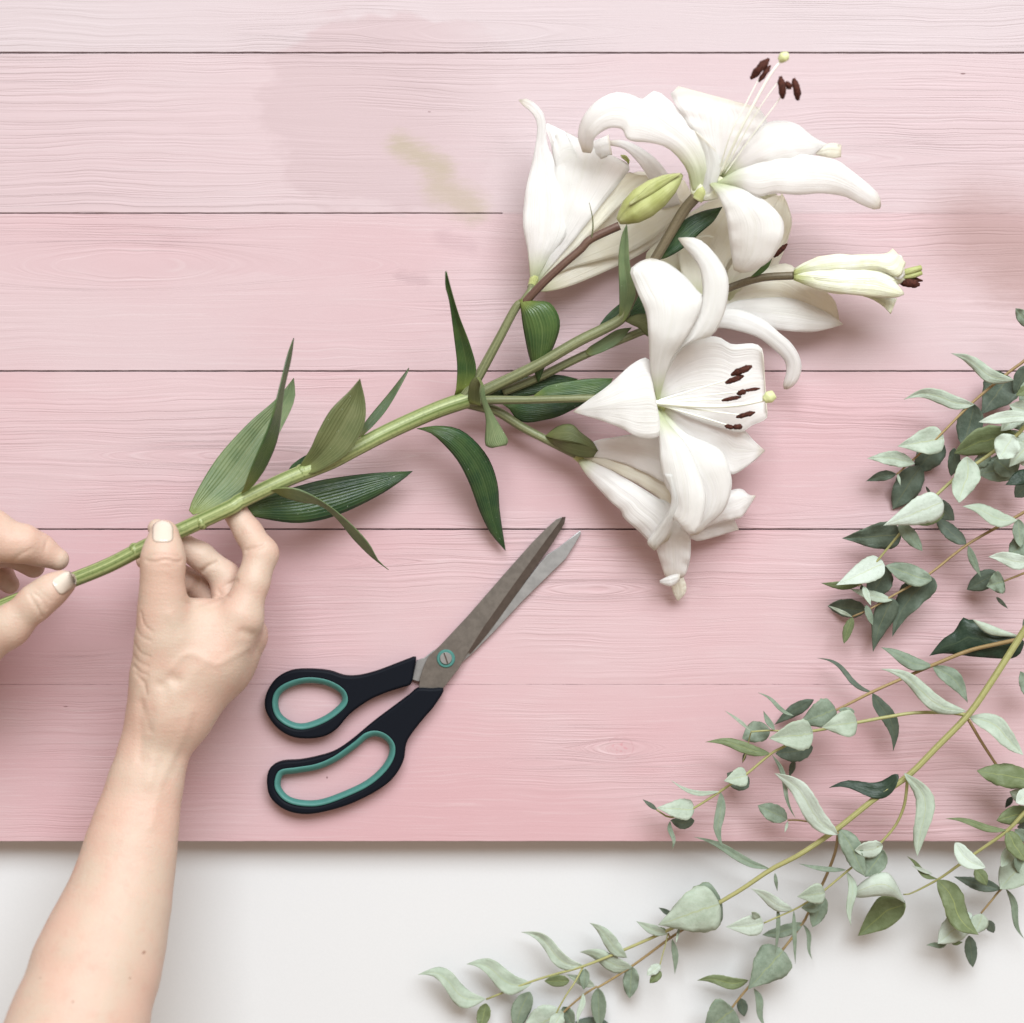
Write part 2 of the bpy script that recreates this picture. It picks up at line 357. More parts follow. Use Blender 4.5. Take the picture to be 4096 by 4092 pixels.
ML = {'d': leaf_mat('lily_leaf_dark', (0.014, 0.045, 0.018), (0.035, 0.074, 0.023), 'lily', 0.27, (0.079, 0.126, 0.032), 0.08, (0.079, 0.126, 0.047)),
      'm': leaf_mat('lily_leaf', (0.035, 0.082, 0.025), (0.067, 0.119, 0.032), 'lily', 0.3, (0.206, 0.246, 0.056), 0.12, (0.126, 0.179, 0.063)),
      'o': leaf_mat('lily_leaf_underside', (0.103, 0.126, 0.047), (0.142, 0.156, 0.063), 'lily', 0.45, (0.206, 0.238, 0.071), 0.18, (0.206, 0.223, 0.103)),
      'p': leaf_mat('lily_leaf_pale', (0.126, 0.186, 0.086), (0.190, 0.246, 0.119), 'lily', 0.42, (0.237, 0.275, 0.086), 0.18, (0.253, 0.298, 0.158))}
M_PET = leaf_mat('lily_petal', (0.925, 0.925, 0.91), (0.94, 0.94, 0.93), 'petal', 0.55, (0.70, 0.76, 0.46), 0.55, (0.865, 0.87, 0.80), 0.2)
M_PETC = leaf_mat('lily_petal_cream', (0.91, 0.89, 0.78), (0.92, 0.91, 0.83), 'petal', 0.5, (0.68, 0.70, 0.44), 0.45, (0.82, 0.79, 0.62), 0.2)
M_BUD = leaf_mat('lily_bud', (0.36, 0.39, 0.13), (0.47, 0.50, 0.22), 'petal', 0.42, (0.60, 0.62, 0.34), 0.05, (0.30, 0.33, 0.08), 0.4)
M_BUDW = leaf_mat('lily_bud_opening', (0.78, 0.80, 0.58), (0.84, 0.86, 0.74), 'petal', 0.45, (0.45, 0.50, 0.14), 0.1, (0.45, 0.50, 0.16), 0.4)
M_ANTH = simple('anther_pollen', (0.06, 0.018, 0.012), 0.8, 0.2, bump=0.5, bscale=900, var=0.5)
M_FIL = simple('stamen_filament', (0.86, 0.885, 0.78), 0.4, bscale=80, var=0.03)
M_STIG = simple('stigma', (0.58, 0.62, 0.32), 0.5, bscale=200, var=0.15)
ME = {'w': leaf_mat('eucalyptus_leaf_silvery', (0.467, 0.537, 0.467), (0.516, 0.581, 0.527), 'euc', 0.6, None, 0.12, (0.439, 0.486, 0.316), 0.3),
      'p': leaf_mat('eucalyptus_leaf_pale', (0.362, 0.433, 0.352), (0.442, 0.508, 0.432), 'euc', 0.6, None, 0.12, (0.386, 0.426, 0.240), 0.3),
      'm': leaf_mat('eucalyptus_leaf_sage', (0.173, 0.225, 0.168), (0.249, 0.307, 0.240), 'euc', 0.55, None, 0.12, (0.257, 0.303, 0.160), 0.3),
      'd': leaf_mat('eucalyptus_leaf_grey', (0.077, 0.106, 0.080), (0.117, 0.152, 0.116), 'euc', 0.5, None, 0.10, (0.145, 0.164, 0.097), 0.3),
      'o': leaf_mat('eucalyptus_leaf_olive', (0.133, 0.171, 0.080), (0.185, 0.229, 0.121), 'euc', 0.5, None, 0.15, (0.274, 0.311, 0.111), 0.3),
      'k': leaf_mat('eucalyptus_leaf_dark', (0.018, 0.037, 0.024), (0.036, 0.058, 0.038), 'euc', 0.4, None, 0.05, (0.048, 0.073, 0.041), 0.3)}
M_STEEL = simple('brushed_steel', (0.20, 0.185, 0.17), 0.36, metal=0.8, bump=0.05, bscale=240, var=0.12)
M_STEEL2 = simple('scratched_steel', (0.33, 0.335, 0.34), 0.38, metal=0.75, bump=0.03, bscale=160, var=0.12)
M_EDGE = simple('ground_bevel_steel', (0.13, 0.11, 0.10), 0.35, metal=0.75, bump=0.05, bscale=300, var=0.1)
M_BLACK = simple('navy_black_plastic', (0.0025, 0.004, 0.008), 0.6, 0.12, bump=0.03, bscale=2500, var=0.2)
M_TEAL = simple('teal_rubber', (0.05, 0.175, 0.155), 0.5, 0.4, bscale=400, var=0.06)

# ---------------------------------------------------------------- setting
TZ = -18.0
def box(name, x0, x1, y0, y1, z0, z1, mat, parent=None, bevel=0.0, nx=1, jit=0.0):
    xs = np.linspace(x0, x1, nx + 1); V = []; F = []
    for x in xs:
        j0 = RNG.uniform(-jit, jit); j1 = RNG.uniform(-jit, jit); b = bevel
        V += [(x, y0+j0, z0), (x, y0+j0, z1-b), (x, y0+j0+b*.3, z1-b*.3), (x, y0+j0+b, z1), (x, y1+j1-b, z1), (x, y1+j1-b*.3, z1-b*.3), (x, y1+j1, z1-b), (x, y1+j1, z0)]
    for i in range(nx):
        for k in range(8):
            a, c = i*8+k, i*8+(k+1) % 8
            F.append((a, a+8, c+8, c))
    F.append(tuple(range(8))); F.append(tuple(nx*8+k for k in reversed(range(8))))
    return mesh_obj(name, V, F, mat, parent, smooth=False)
st = mesh_obj('white_table', [(-2.5, -2.5, TZ/1000), (2.5, -2.5, TZ/1000), (2.5, 2.5, TZ/1000), (-2.5, 2.5, TZ/1000)], [(0, 1, 2, 3)], M_TABLE)
st['kind'] = 'structure'
board = thing('plank_board', 'pink painted board of horizontal wooden planks lying on the white table under the flowers', 'wooden board', (0, 0, TZ/1000))
edges = [(-560, -202), (-199, 98.0), (100.8, 401.0), (403.0, 698.8), (701.2, 997.2), (999.6, 1291.3), (1291.6, 1587)]
q = FRAME_W / 1932
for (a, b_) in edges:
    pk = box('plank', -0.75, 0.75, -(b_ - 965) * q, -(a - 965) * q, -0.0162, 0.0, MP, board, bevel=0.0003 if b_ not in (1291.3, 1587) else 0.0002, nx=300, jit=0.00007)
    # (strength of the painted-in sheen: see the plank material)
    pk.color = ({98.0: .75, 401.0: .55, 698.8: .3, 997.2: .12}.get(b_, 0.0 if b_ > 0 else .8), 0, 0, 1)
# the joint below the second plank is closed with paint from the middle rightwards
fl = box('paint_filler', *(W('U', 948, 0)[0], 0.75), -(403.2 - 965) * q, -(400.4 - 965) * q, -0.003, 0.00003, MP, board, nx=60, jit=0.00003)
fl.color = (.45, 0, 0, 1)
box('backing', -0.74, 0.74, -(1560 - 965) * q, -(-540 - 965) * q, TZ/1000, -0.0164, M_DARKWOOD, board)

# ---------------------------------------------------------------- scissors
def pathz(fr, pts, z): return [W(fr, x, y, z) for x, y in pts]
def plate(name, fr, outer, holes, z0, z1, mat, parent, bevel=0.8, closed_smooth=True, n=110):
    cu = bpy.data.curves.new(name, 'CURVE'); cu.dimensions = '2D'; cu.fill_mode = 'BOTH'
    for P, sm in [(outer, closed_smooth)] + [(h, True) for h in holes]:
        Q = catmull([W(fr, x, y, (z0+z1)/2)[:2] for x, y in P], n, True) if sm else np.array([W(fr, x, y, (z0+z1)/2)[:2] for x, y in P])
        s = cu.splines.new('POLY'); s.points.add(len(Q) - 1)
        for i, p in enumerate(Q): s.points[i].co = (p[0], p[1], 0, 1)
        s.use_cyclic_u = True
    hz = (z1 - z0) / 2000; bv = bevel / 1000
    cu.bevel_depth = bv; cu.bevel_resolution = 4; cu.extrude = max(0.00001, hz - bv); cu.offset = -bv
    tmp = bpy.data.objects.new('tmp', cu); COL.objects.link(tmp); bpy.context.view_layer.update()
    me = bpy.data.meshes.new_from_object(tmp.evaluated_get(bpy.context.evaluated_depsgraph_get()))
    bpy.data.objects.remove(tmp); bpy.data.curves.remove(cu)
    me.name = name; me.materials.clear(); me.materials.append(mat)
    for v in me.vertices: v.co.z += (z0 + z1) / 2000
    o = bpy.data.objects.new(name, me); COL.objects.link(o); adopt(o, parent)
    me.polygons.foreach_set('use_smooth', [len(p.vertices) == 4 for p in me.polygons]); me.update()
    return o
sc = thing('scissors', 'open steel scissors with navy black handles lined in teal lying on the pink board', 'scissors', tuple(W('B', 1080, 875, 0)))
H1 = [(915,865),(906,930),(890,1010),(850,1028),(780,1050),(680,1090),(600,1140),(540,1190),(480,1260),(410,1300),(320,1312),(230,1300),(150,1250),(95,1170),(85,1100),(110,1030),(160,970),(240,935),(340,930),(440,940),(520,965),(600,965),(700,940),(820,895),(880,872)]
H2 = [(925,1035),(1000,1036),(1070,1040),(1020,1130),(960,1200),(890,1290),(860,1350),(845,1440),(790,1530),(700,1600),(560,1670),(430,1710),(310,1728),(200,1705),(120,1640),(97,1560),(110,1480),(170,1440),(280,1430),(380,1410),(470,1380),(560,1320),(680,1220),(800,1130),(880,1070)]
O1 = [(530,1060),(535,1120),(480,1180),(400,1230),(300,1262),(220,1250),(150,1200),(125,1130),(140,1060),(200,1010),(300,980),(400,985),(480,1015)]
O2 = [(690,1272),(750,1290),(795,1340),(795,1410),(750,1490),(660,1570),(540,1630),(400,1680),(290,1685),(200,1660),(145,1600),(140,1540),(170,1490),(260,1475),(370,1455),(470,1410),(570,1340),(630,1290)]
for (HO, OO) in ((H1, O1), (H2, O2)):
    c = np.mean(OO, 0)
    h = plate('handle', 'B', HO, [[tuple(np.array(p) + (c - p) / np.linalg.norm(c - np.array(p)) * 4) for p in OO]], 0.4, 9.5, M_BLACK, sc, bevel=1.7)
    # rubber lining: a rounded band swept round the finger hole
    Q = catmull(OO, 120, True); T = np.roll(Q, -1, 0) - np.roll(Q, 1, 0); T /= np.linalg.norm(T, axis=1)[:, None]
    Nn = np.stack([-T[:, 1], T[:, 0]], 1)
    if np.mean(np.sum((c - Q) * Nn, 1)) < 0: Nn = -Nn
    V = []; F = []
    prof = [(-3, 1.0), (28, 1.0), (32, 4.8), (30, 6.3), (23, 7.8), (12, 9.0), (5, 9.35), (-3, 9.2)]
    for i in range(120):
        for (a, z) in prof: V.append(W('B', *(Q[i] + Nn[i] * a), z))
    k = len(prof)
    for i in range(120):
        for j in range(k): F.append((i*k+j, i*k+(j+1) % k, ((i+1) % 120)*k+(j+1) % k, ((i+1) % 120)*k+j))
    mesh_obj('grip_lining', V, F, M_TEAL, h)
plate('blade', 'B', [(895,990),(918,885),(960,870),(1010,830),(1080,800),(1180,790),(1300,742),(1400,610),(1500,475),(1600,345),(1640,300),(1700,262),(1760,215),(1822,168),(1824,186),(1790,245),(1740,325),(1660,402),(1500,560),(1350,722),(1230,842),(1130,930),(1040,960),(930,1000)], [], 1.2, 3.6, M_STEEL2, sc, 0.3, False)
# upper blade: flat back, ridge line and ground bevel
ub = plate('blade', 'B', [(950,1045),(932,1034),(937,980),(960,910),(985,862),(1050,800),(1200,640),(1400,410),(1560,230),(1640,150),(1690,105),(1720,93),(1716,112),(1620,240),(1500,405),(1400,545),(1290,700),(1205,835),(1150,930),(1080,1020),(1056,1045)], [], 3.7, 6.3, M_STEEL, sc, 0.3, False)
RI = [(1205,835),(1290,700),(1400,545),(1500,405),(1620,240),(1690,140),(1722,94)]
RO = [(1216,848),(1312,735),(1440,560),(1558,395),(1660,250),(1738,122),(1741,93)]
ri = catmull(RI, 24); ro = catmull(RO, 24); V = []; F = []
for a, b_ in zip(ri, ro): V += [W('B', *a, 6.1), W('B', *b_, 4.3), W('B', *b_, 3.8), W('B', *a, 3.8)]
for i in range(23):
    for j in range(4): F.append((i*4+j, i*4+(j+1) % 4, i*4+4+(j+1) % 4, i*4+4+j))
F += [(0, 1, 2, 3), (95, 94, 93, 92)]
mesh_obj('ground_edge', V, F, M_EDGE, ub, smooth=False)
def disc(name, fr, cx, cy, r, z0, z1, mat, parent, slot=None, n=40, bev=0.25):
    V = []; F = []; R = mm(fr, r); c = W(fr, cx, cy, z1)
    for (rr, z) in ((R, z0), (R, z1 - bev), (R - bev, z1)):
        for i in range(n):
            a = 2 * math.pi * i / n; V.append((c[0] + rr/1000 * math.cos(a), c[1] + rr/1000 * math.sin(a), z/1000))
    for k in range(2):
        for i in range(n): F.append((k*n+i, k*n+(i+1) % n, (k+1)*n+(i+1) % n, (k+1)*n+i))
    F.append(tuple(2*n+i for i in range(n)))
    return mesh_obj(name, V, F, mat, parent, smooth=False)
wsh = disc('washer', 'B', 1080, 875, 50, 6.3, 7.3, M_TEAL, sc, bev=0.5)
scr = disc('screw', 'B', 1080, 873, 33, 7.3, 8.3, M_STEEL2, sc)
plate('slot', 'B', [(1066,845),(1074,842),(1094,900),(1086,904)], [], 8.25, 8.36, M_EDGE, scr, 0.04, False)

# ---------------------------------------------------------------- person: two arms from one blended surface each
def surf_nets(D, org, h):
    s = D < 0
    nx, ny, nz = D.shape
    c = [s[i:nx-1+i, j:ny-1+j, k:nz-1+k] for i in (0, 1) for j in (0, 1) for k in (0, 1)]
    cnt = sum(x.astype(np.int8) for x in c); act = (cnt > 0) & (cnt < 8)
    idx = -np.ones(act.shape, np.int64); A = np.argwhere(act); idx[act] = np.arange(len(A))
    acc = np.zeros((len(A), 3)); num = np.zeros(len(A))
    cor = [(i, j, k) for i in (0, 1) for j in (0, 1) for k in (0, 1)]
    for a in cor:
        for b in cor:
            if sum(b) - sum(a) == 1 and all(bb >= aa for aa, bb in zip(a, b)):
                da = D[A[:, 0]+a[0], A[:, 1]+a[1], A[:, 2]+a[2]]; db = D[A[:, 0]+b[0], A[:, 1]+b[1], A[:, 2]+b[2]]
                mk = (da < 0) != (db < 0); t = np.where(mk, da / (da - db + 1e-12), 0)
                p = np.array(a)[None] + t[:, None] * (np.array(b) - np.array(a))[None]
                acc[mk] += p[mk]; num[mk] += 1
    V = org + h * (A + acc / num[:, None])
    F = []
    for ax in range(3):
        o1, o2 = [(1, 2), (2, 0), (0, 1)][ax]
        sl0 = [slice(None)] * 3; sl1 = [slice(None)] * 3; sl0[ax] = slice(0, -1); sl1[ax] = slice(1, None)
        E = np.argwhere(s[tuple(sl0)] != s[tuple(sl1)])
        E = E[(E[:, o1] > 0) & (E[:, o2] > 0) & (E[:, o1] < D.shape[o1]-1) & (E[:, o2] < D.shape[o2]-1)]
        ins = s[E[:, 0], E[:, 1], E[:, 2]]
        u = np.zeros(3, int); u[o1] = 1; v = np.zeros(3, int); v[o2] = 1
        q = [idx[tuple((E - x).T)] for x in (0*u, u, u+v, v)]
        Q = np.stack(q, 1); Q[~ins] = Q[~ins][:, ::-1]; F.append(Q)
    return V, np.vstack(F)
def smin(a, b, k):
    h = np.clip(0.5 + 0.5 * (b - a) / k, 0, 1); return b * (1 - h) + a * h - k * h * (1 - h)
class Body:
    def __init__(s, fr): s.fr = fr; s.groups = []
    def chain(s, pts, k=4, kj=5, fr=None, flat=1.0):
        fr = fr or s.fr
        P = [(W(fr, x, y, z) * 1000, mm(fr, r) * (1 - z / 1000 / H)) for (x, y, z, r) in pts]; s.groups.append((P, k, kj, flat))
    def field(s, X):
        D = None
        for (P, k, kj, flat) in s.groups:
            d = None
            for (a, ra), (b, rb) in zip(P[:-1], P[1:]):
                ab = b - a; n2 = float(ab @ ab)
                q = [X[i] - np.float32(a[i]) for i in range(3)]
                h = np.clip((q[0]*ab[0] + q[1]*ab[1] + q[2]*ab[2]) / n2, 0, 1)
                dd = np.sqrt((q[0]-h*ab[0])**2 + (q[1]-h*ab[1])**2 + ((q[2]-h*ab[2])/flat)**2) - (ra + (rb-ra)*h)
                d = dd if d is None else smin(d, dd, k)
            D = d if D is None else smin(D, d, kj)
        return D
    def top(s, x, y, zmax=110.0):
        z = np.linspace(zmax, 0, 500); px = np.array([W(s.fr, x, y, zz)*1000 for zz in z])
        d = s.field([px[:, 0], px[:, 1], px[:, 2]]); i = np.argmax(d < 0); return float(z[i])
    def build(s, name, lo, hi, h, mat, parent, creases):
        lo = np.array(lo, np.float32); n = [int((b - a) / h) for a, b in zip(lo, hi)]
        X = np.meshgrid(*[lo[i] + h * np.arange(n[i], dtype=np.float32) for i in range(3)], indexing='ij', sparse=True)
        D = s.field(X)
        V, F = surf_nets(np.asarray(D), lo, h)
        # normals from the field, then creases, veins and tendons pushed in or out
        e = 0.6; g = np.stack([s.field([V[:, 0]+e*(i == 0), V[:, 1]+e*(i == 1), V[:, 2]+e*(i == 2)]) - s.field([V[:, 0]-e*(i == 0), V[:, 1]-e*(i == 1), V[:, 2]-e*(i == 2)]) for i in range(3)], 1)
        g /= np.linalg.norm(g, axis=1)[:, None] + 1e-9
        k = (H * 1000) / (H * 1000 - V[:, 2]); ox, oy, kk = FR[s.fr]
        px = ((V[:, 0] / 1000 * k / S + 2048) - ox) / kk; py = ((-V[:, 1] / 1000 * k / S + 2046) - oy) / kk
        disp = np.zeros(len(V))
        for (pts, amp, wd, zmin) in creases:
            Q = catmull(pts, 30); dm = np.full(len(V), 1e9)
            for a, b in zip(Q[:-1], Q[1:]):
                ab = b - a; t = np.clip(((px-a[0])*ab[0] + (py-a[1])*ab[1]) / (ab @ ab + 1e-9), 0, 1)
                dm = np.minimum(dm, np.hypot(px-a[0]-t*ab[0], py-a[1]-t*ab[1]))
            disp += amp * np.exp(-(dm / wd) ** 2) * np.clip(g[:, 2] * 2, 0, 1) * (V[:, 2] > zmin)
        V = V + g * disp[:, None]
        me = bpy.data.meshes.new(name); me.from_pydata((V / 1000).tolist(), [], F.tolist())
        me.polygons.foreach_set('use_smooth', [True] * len(me.polygons)); me.materials.append(mat); me.update()
        o = bpy.data.objects.new(name, me); COL.objects.link(o); adopt(o, parent); return o
person = thing('person', 'person with bare forearms and cream nails, both hands holding the lily stem', 'person', tuple(W('P', 300, 2300, 0)))
A = Body('A')
A.chain([(330,2300,128,440),(472,1930,112,400),(575,1600,98,374),(642,1400,90,342),(707,1200,83,303),(757,1000,76,274),(787,850,72,255),(822,700,68,234),(870,500,64,213),(922,300,60,198),(977,150,58,196),(1020,20,59,205)], 6, 8, 'P', 0.9)
A.chain([(1090,1400,60,210),(1060,1180,64,188),(1062,960,69,165),(1048,760,73,132),(1044,600,76,108),(1050,450,77,116),(1056,300,74,92)], 10, 16)   # thumb ray
A.chain([(1130,1420,60,190),(1330,1120,61,180),(1560,850,60,126)], 10, 14)          # back of the hand
A.chain([(1180,1400,50,180),(1400,1120,46,190),(1560,960,42,140)], 10, 14)
A.chain([(1150,1380,42,150),(1420,1120,34,170),(1590,950,28,118)], 10, 14)
A.chain([(1110,1000,60,150),(1280,880,56,138),(1480,850,56,128)], 10, 12)          # web
A.chain([(1555,810,60,128),(1625,610,58,106),(1683,425,53,106),(1600,290,50,88),(1520,170,48,82)], 3, 5)   # index finger
A.chain([(1480,820,46,112),(1445,570,42,95),(1290,440,44,86),(1010,262,49,60)], 3, 2.5)
A.chain([(1440,860,34,108),(1330,650,28,92),(1120,560,30,82),(935,470,36,60)], 3, 2.5)
A.chain([(1400,900,26,95),(1250,720,18,82),(1080,650,17,72),(960,600,18,62)], 3, 2.5)
cre = [([(940,470),(1000,480),(1060,466),(1130,478),(1165,472)], -0.9, 8, 60), ([(950,440),(1060,432),(1150,440)], -0.4, 7, 60), ([(960,500),(1060,505),(1150,500)], -0.3, 8, 60),
       ([(1585,405),(1620,392),(1660,388),(1700,368)], -1.0, 12, 40), ([(1400,700),(1440,640),(1520,600)], -0.8, 14, 40),
       ([(905,800),(925,880),(980,930)], -0.5, 8, 40), ([(870,880),(900,950),(970,990)], -0.45, 8, 40), ([(862,1000),(900,1060),(960,1090)], -0.4, 8, 40),
       ([(858,1080),(890,1120),(950,1150)], -0.4, 8, 40), ([(862,1150),(900,1190),(950,1210)], -0.7, 9, 40), ([(875,1200),(920,1260),(940,1330)], -0.6, 12, 40),
       ([(1050,1230),(1110,1160),(1180,1080),(1250,1070),(1330,1110),(1400,1135),(1500,1080),(1600,1030)], 0.5, 24, 40),
       ([(1180,1300),(1250,1200),(1330,1120)], 0.3, 34, 40), ([(1130,1240),(1080,1225),(1040,1270)], -1.5, 42, 40),
       ([(930,1250),(900,1400),(910,1600),(900,1750)], -0.6, 28, 40), ([(1030,1400),(1010,1600),(960,1900)], 0.7, 40, 40),
       ([(1230,1440),(1190,1560),(1110,1740),(1040,1890),(1000,2050),(970,2180)], 0.42, 34, 40), ([(1250,1470),(1215,1600),(1120,1790),(1060,1930)], -0.3, 30, 40),
       ([(1180,730),(1250,760),(1350,770),(1430,740)], -0.4, 14, 40), ([(1560,930),(1640,960),(1660,1060)], -1.0, 30, 30),
       ([(1470,700),(1420,690),(1400,660)], -0.6, 10, 30), ([(1300,540),(1345,505),(1400,480)], -1.3, 14, 30), ([(1215,690),(1245,640),(1270,600)], -1.2, 16, 15), ([(1210,745),(1300,742),(1390,712)], -0.7, 14, 40), ([(1100,820),(1150,900),(1170,960)], 0.5, 40, 40), ([(900,1380),(930,1450),(960,1560)], -0.5, 24, 40), ([(1560,270),(1530,330)], -0.3, 10, 30)]
lo = W('P', 0, 2150, 0) * 1000; hi = W('A', 1850, 90, 0) * 1000
armR = A.build('forearm', (W('A', 0, 0)[0]*1000 - 4, lo[1], 5), (hi[0] + 12, hi[1] + 6, 166), 1.05, M_SKIN, person, cre)
def nail(body, cx, cy, ang, ln, wd, parent, lift=0.45, n=12, m=10, root=0.55):
    V = []; F = []; UV = []
    ca, sa = math.cos(ang), math.sin(ang)
    for i in range(n):
        t = i / (n - 1); yy = (t - 0.5) * ln
        # rounded free edge, flatter cuticle end
        hw = wd / 2 * (1 - max(0, (t - 0.55) / 0.45) ** 2.6) ** 0.5 * (1 - 0.35 * max(0, (0.18 - t) / 0.18) ** 2)
        for j in range(m):
            c = -1 + 2 * j / (m - 1); x = cx + ca * yy - sa * hw * c; y = cy + sa * yy + ca * hw * c
            z = body.top(x, y) + lift * (1 - 0.75 * c ** 4) + (0.5 * max(0, t - 0.7))
            V.append(W(body.fr, x, y, z))
    Z = np.array([v[2] for v in V]).reshape(n, m)
    F = [(i*m+j, i*m+j+1, (i+1)*m+j+1, (i+1)*m+j) for i in range(n-1) for j in range(m-1)]
    o = mesh_obj('nail', V, F, M_NAIL, parent, thick=0.5); return o
nail(A, 1047, 282, -math.pi/2 + 0.0, 138, 132, armR)
B = Body('A')
B.chain([(-900,1900,40,330),(-600,1400,45,260),(-380,1000,52,230),(-330,700,56,210)], 8, 10)
B.chain([(-380,1100,60,200),(-170,1050,64,150),(60,893,68,124),(235,735,70,106),(330,662,69,94),(408,612,66,80)], 6, 12)
B.chain([(-330,700,58,190),(-200,420,62,160),(-60,262,62,128)], 8, 10)
B.chain([(-80,290,62,130),(60,350,60,124),(150,362,58,118),(250,400,52,100),(372,462,49,72)], 4, 6)
B.chain([(-300,600,45,150),(-60,400,42,120),(80,420,36,90),(215,510,32,72)], 3, 3)
B.chain([(-300,700,35,130),(-120,520,30,95),(0,560,24,82),(62,622,22,62)], 3, 3)
creB = [([(190,690),(230,760),(270,830)], -0.8, 9, 40), ([(215,680),(270,720),(300,780)], -0.6, 8, 40), ([(240,650),(290,700),(330,730)], -0.4, 7, 40), ([(225,740),(250,790)], -0.5, 8, 40),
        ([(60,500),(120,440),(200,400)], -0.4, 14, 40), ([(300,345),(290,400)], -0.3, 9, 40)]
armL = B.build('forearm', (W('A', -700, 0)[0]*1000, W('A', 0, 1750)[1]*1000, 5), (W('A', 700, 0)[0]*1000 + 6, W('A', 0, 60)[1]*1000, 92), 1.0, M_SKIN, person, creB)
nail(B, 418, 608, -0.62, 150, 118, armL)

DROOP[0] = True
# ---------------------------------------------------------------- lily branch
lily = thing('lily_branch', 'cut lily branch with white blooms, green buds and leaves held above the pink board', 'lily', tuple(W('C', 850, 1170, 45)))
def T3(fr, pts): return [W(fr, x, y, z) for x, y, z in pts]
tube('stem', T3('A', [(-300,905,60),(0,770,60),(250,675,60),(480,590,60),(700,500,60),(900,398,60),(1060,322,59.5),(1220,250,59),(1500,120,58)]) +
     T3('C', [(350,1390,56),(620,1262,53),(850,1170,50),(1000,1092,48),(1200,990,45),(1450,880,42),(1650,812,40)]),
     [4.1,4.2,4.2,4.3,4.3,4.4,4.5,4.5,4.6,4.7,4.8,4.9,5.2], M_STEM, lily, 120, 16)
def node(fr, x, y, z, r):
    tube('node_ring', [W(fr, x-18, y+8, z), W(fr, x, y, z), W(fr, x+18, y-8, z)], [r*.95, r*1.08, r*.95], M_STEM, lily, 8, 14)
node('A', 870, 405, 60, 4.35); node('A', 1295, 222, 59, 4.4); node('C', 700, 1225, 52, 4.6)
def stalk(segs, rad, mat): return tube('stalk', [p for fr, pts in segs for p in T3(fr, pts)], rad, mat, lily, 50, 12)
stalk([('D', [(300,1330,42),(400,1190,46),(560,900,52),(700,640,58),(760,590,59),(822,500,57)]), ('E', [(240,1830,52)])], [3.2,2.9,2.7,2.5,2.4], M_STALKG)
stalk([('D', [(770,600,61),(900,460,67),(1060,310,72),(1200,190,75),(1280,110,77),(1500,5,80)])], [2.5,2.3,2.3,2.5], M_STALKP)
stalk([('D', [(330,1350,42),(480,1270,46),(850,1090,52),(1180,900,56),(1500,735,60),(1560,620,64)])], [3.6,3.4,3.3,3.2,3.0], M_STALKG)
stalk([('D', [(1560,640,63),(1620,520,68),(1790,240,76)]), ('E', [(1300,1440,80),(1420,1240,86),(1515,1130,92)])], [2.9,2.9,3.0,3.3], M_STALKO)
stalk([('D', [(600,1290,36),(870,1180,36),(1240,1000,38),(1700,810,42)])], [2.5,2.5,2.4], M_STALKG)
stalk([('D', [(1680,822,42),(1800,760,42)]), ('G', [(820,480,46),(1060,375,50),(1250,315,56),(1448,300,60)])], [2.4,2.3,2.3,2.4], M_STALKO)
stalk([('D', [(330,1370,42),(480,1352,48),(800,1350,54),(1270,1338,62)]), ('G', [(450,1040,66),(600,1055,64)])], [2.9,2.3,2.3,2.4], M_STALKG)
stalk([('D', [(330,1380,38),(450,1410,36),(560,1440,34),(750,1560,30),(930,1655,30),(1165,1775,28)])], [3.0,2.8,2.5,2.4], M_STALKG)
LF = lambda fr, L, R, zs, mt, **k: ribbon('leaf', fr, L, R, zs, ML[mt], lily, thick=0.5, **k)
LF('C', [(100,1460),(75,1450),(110,1350),(230,1150),(400,960),(560,820),(655,705)], [(100,1460),(190,1430),(370,1330),(480,1180),(600,960),(660,820),(655,705)], [54,46,42,38], 'p', bul=-2, groove=1.5)
LF('C', [(365,1345),(375,1330),(420,1200),(520,960),(570,780),(620,580),(655,485)], [(365,1345),(420,1310),(500,1200),(560,1060),(580,950),(600,780),(640,600),(655,485)], [60,76,80,74], 'm', tilt=7)
LF('C', [(690,1215),(690,1190),(750,1090),(790,1000),(860,880),(960,780),(1020,710)], [(690,1215),(740,1235),(850,1190),(960,1110),(1040,970),(1050,850),(1020,710)], [54,66,70,70], 'o', bul=-3, groove=1.4)
LF('C', [(1005,1050),(1030,980),(1080,910),(1180,790),(1290,650)], [(1005,1050),(1100,960),(1180,860),(1270,700),(1290,650)], [48,44,40,38], 'm', tilt=-4)
LF('C', [(620,1230),(640,1190),(690,1150),(735,1125)], [(620,1230),(660,1215),(720,1180),(735,1125)], [48,44,42], 'd')
LF('C', [(350,1450),(500,1350),(650,1310),(800,1270),(1000,1240),(1170,1225),(1310,1220)], [(350,1450),(480,1480),(650,1505),(800,1490),(950,1440),(1130,1350),(1250,1270),(1310,1220)], [50,34,26,22], 'd', bul=3, groove=1.5)
LF('C', [(530,1322),(600,1310),(700,1325),(850,1410),(980,1520),(1070,1620),(1120,1710),(1178,1764)], [(530,1322),(600,1362),(700,1392),(800,1408),(900,1490),(980,1590),(1080,1690),(1178,1764)], [58,66,62,50,38,30], 'p', tilt=5)
LF('C', [(1335,985),(1450,970),(1570,990),(1670,1070),(1740,1170),(1780,1300),(1790,1440),(1822,1657)], [(1335,985),(1400,1005),(1450,1040),(1550,1150),(1620,1280),(1680,1440),(1740,1560),(1822,1657)], [44,50,44,30,18,10], 'd', bul=4, groove=2)
LF('D', [(230,1310),(240,1280),(250,1100),(230,900),(190,600),(160,480),(158,358)], [(330,1290),(345,1250),(395,1120),(350,930),(270,720),(220,560),(190,450),(166,358)], [46,58,76,96,112], 'm', bul=-3, groove=1.2)
LF('D', [(728,580),(740,640),(760,800),(800,1000),(840,1120),(875,1215)], [(750,572),(850,588),(960,600),(1030,700),(1038,800),(1000,920),(950,1030),(875,1215)], [62,66,60,48,40], 'm', bul=7, groove=2)
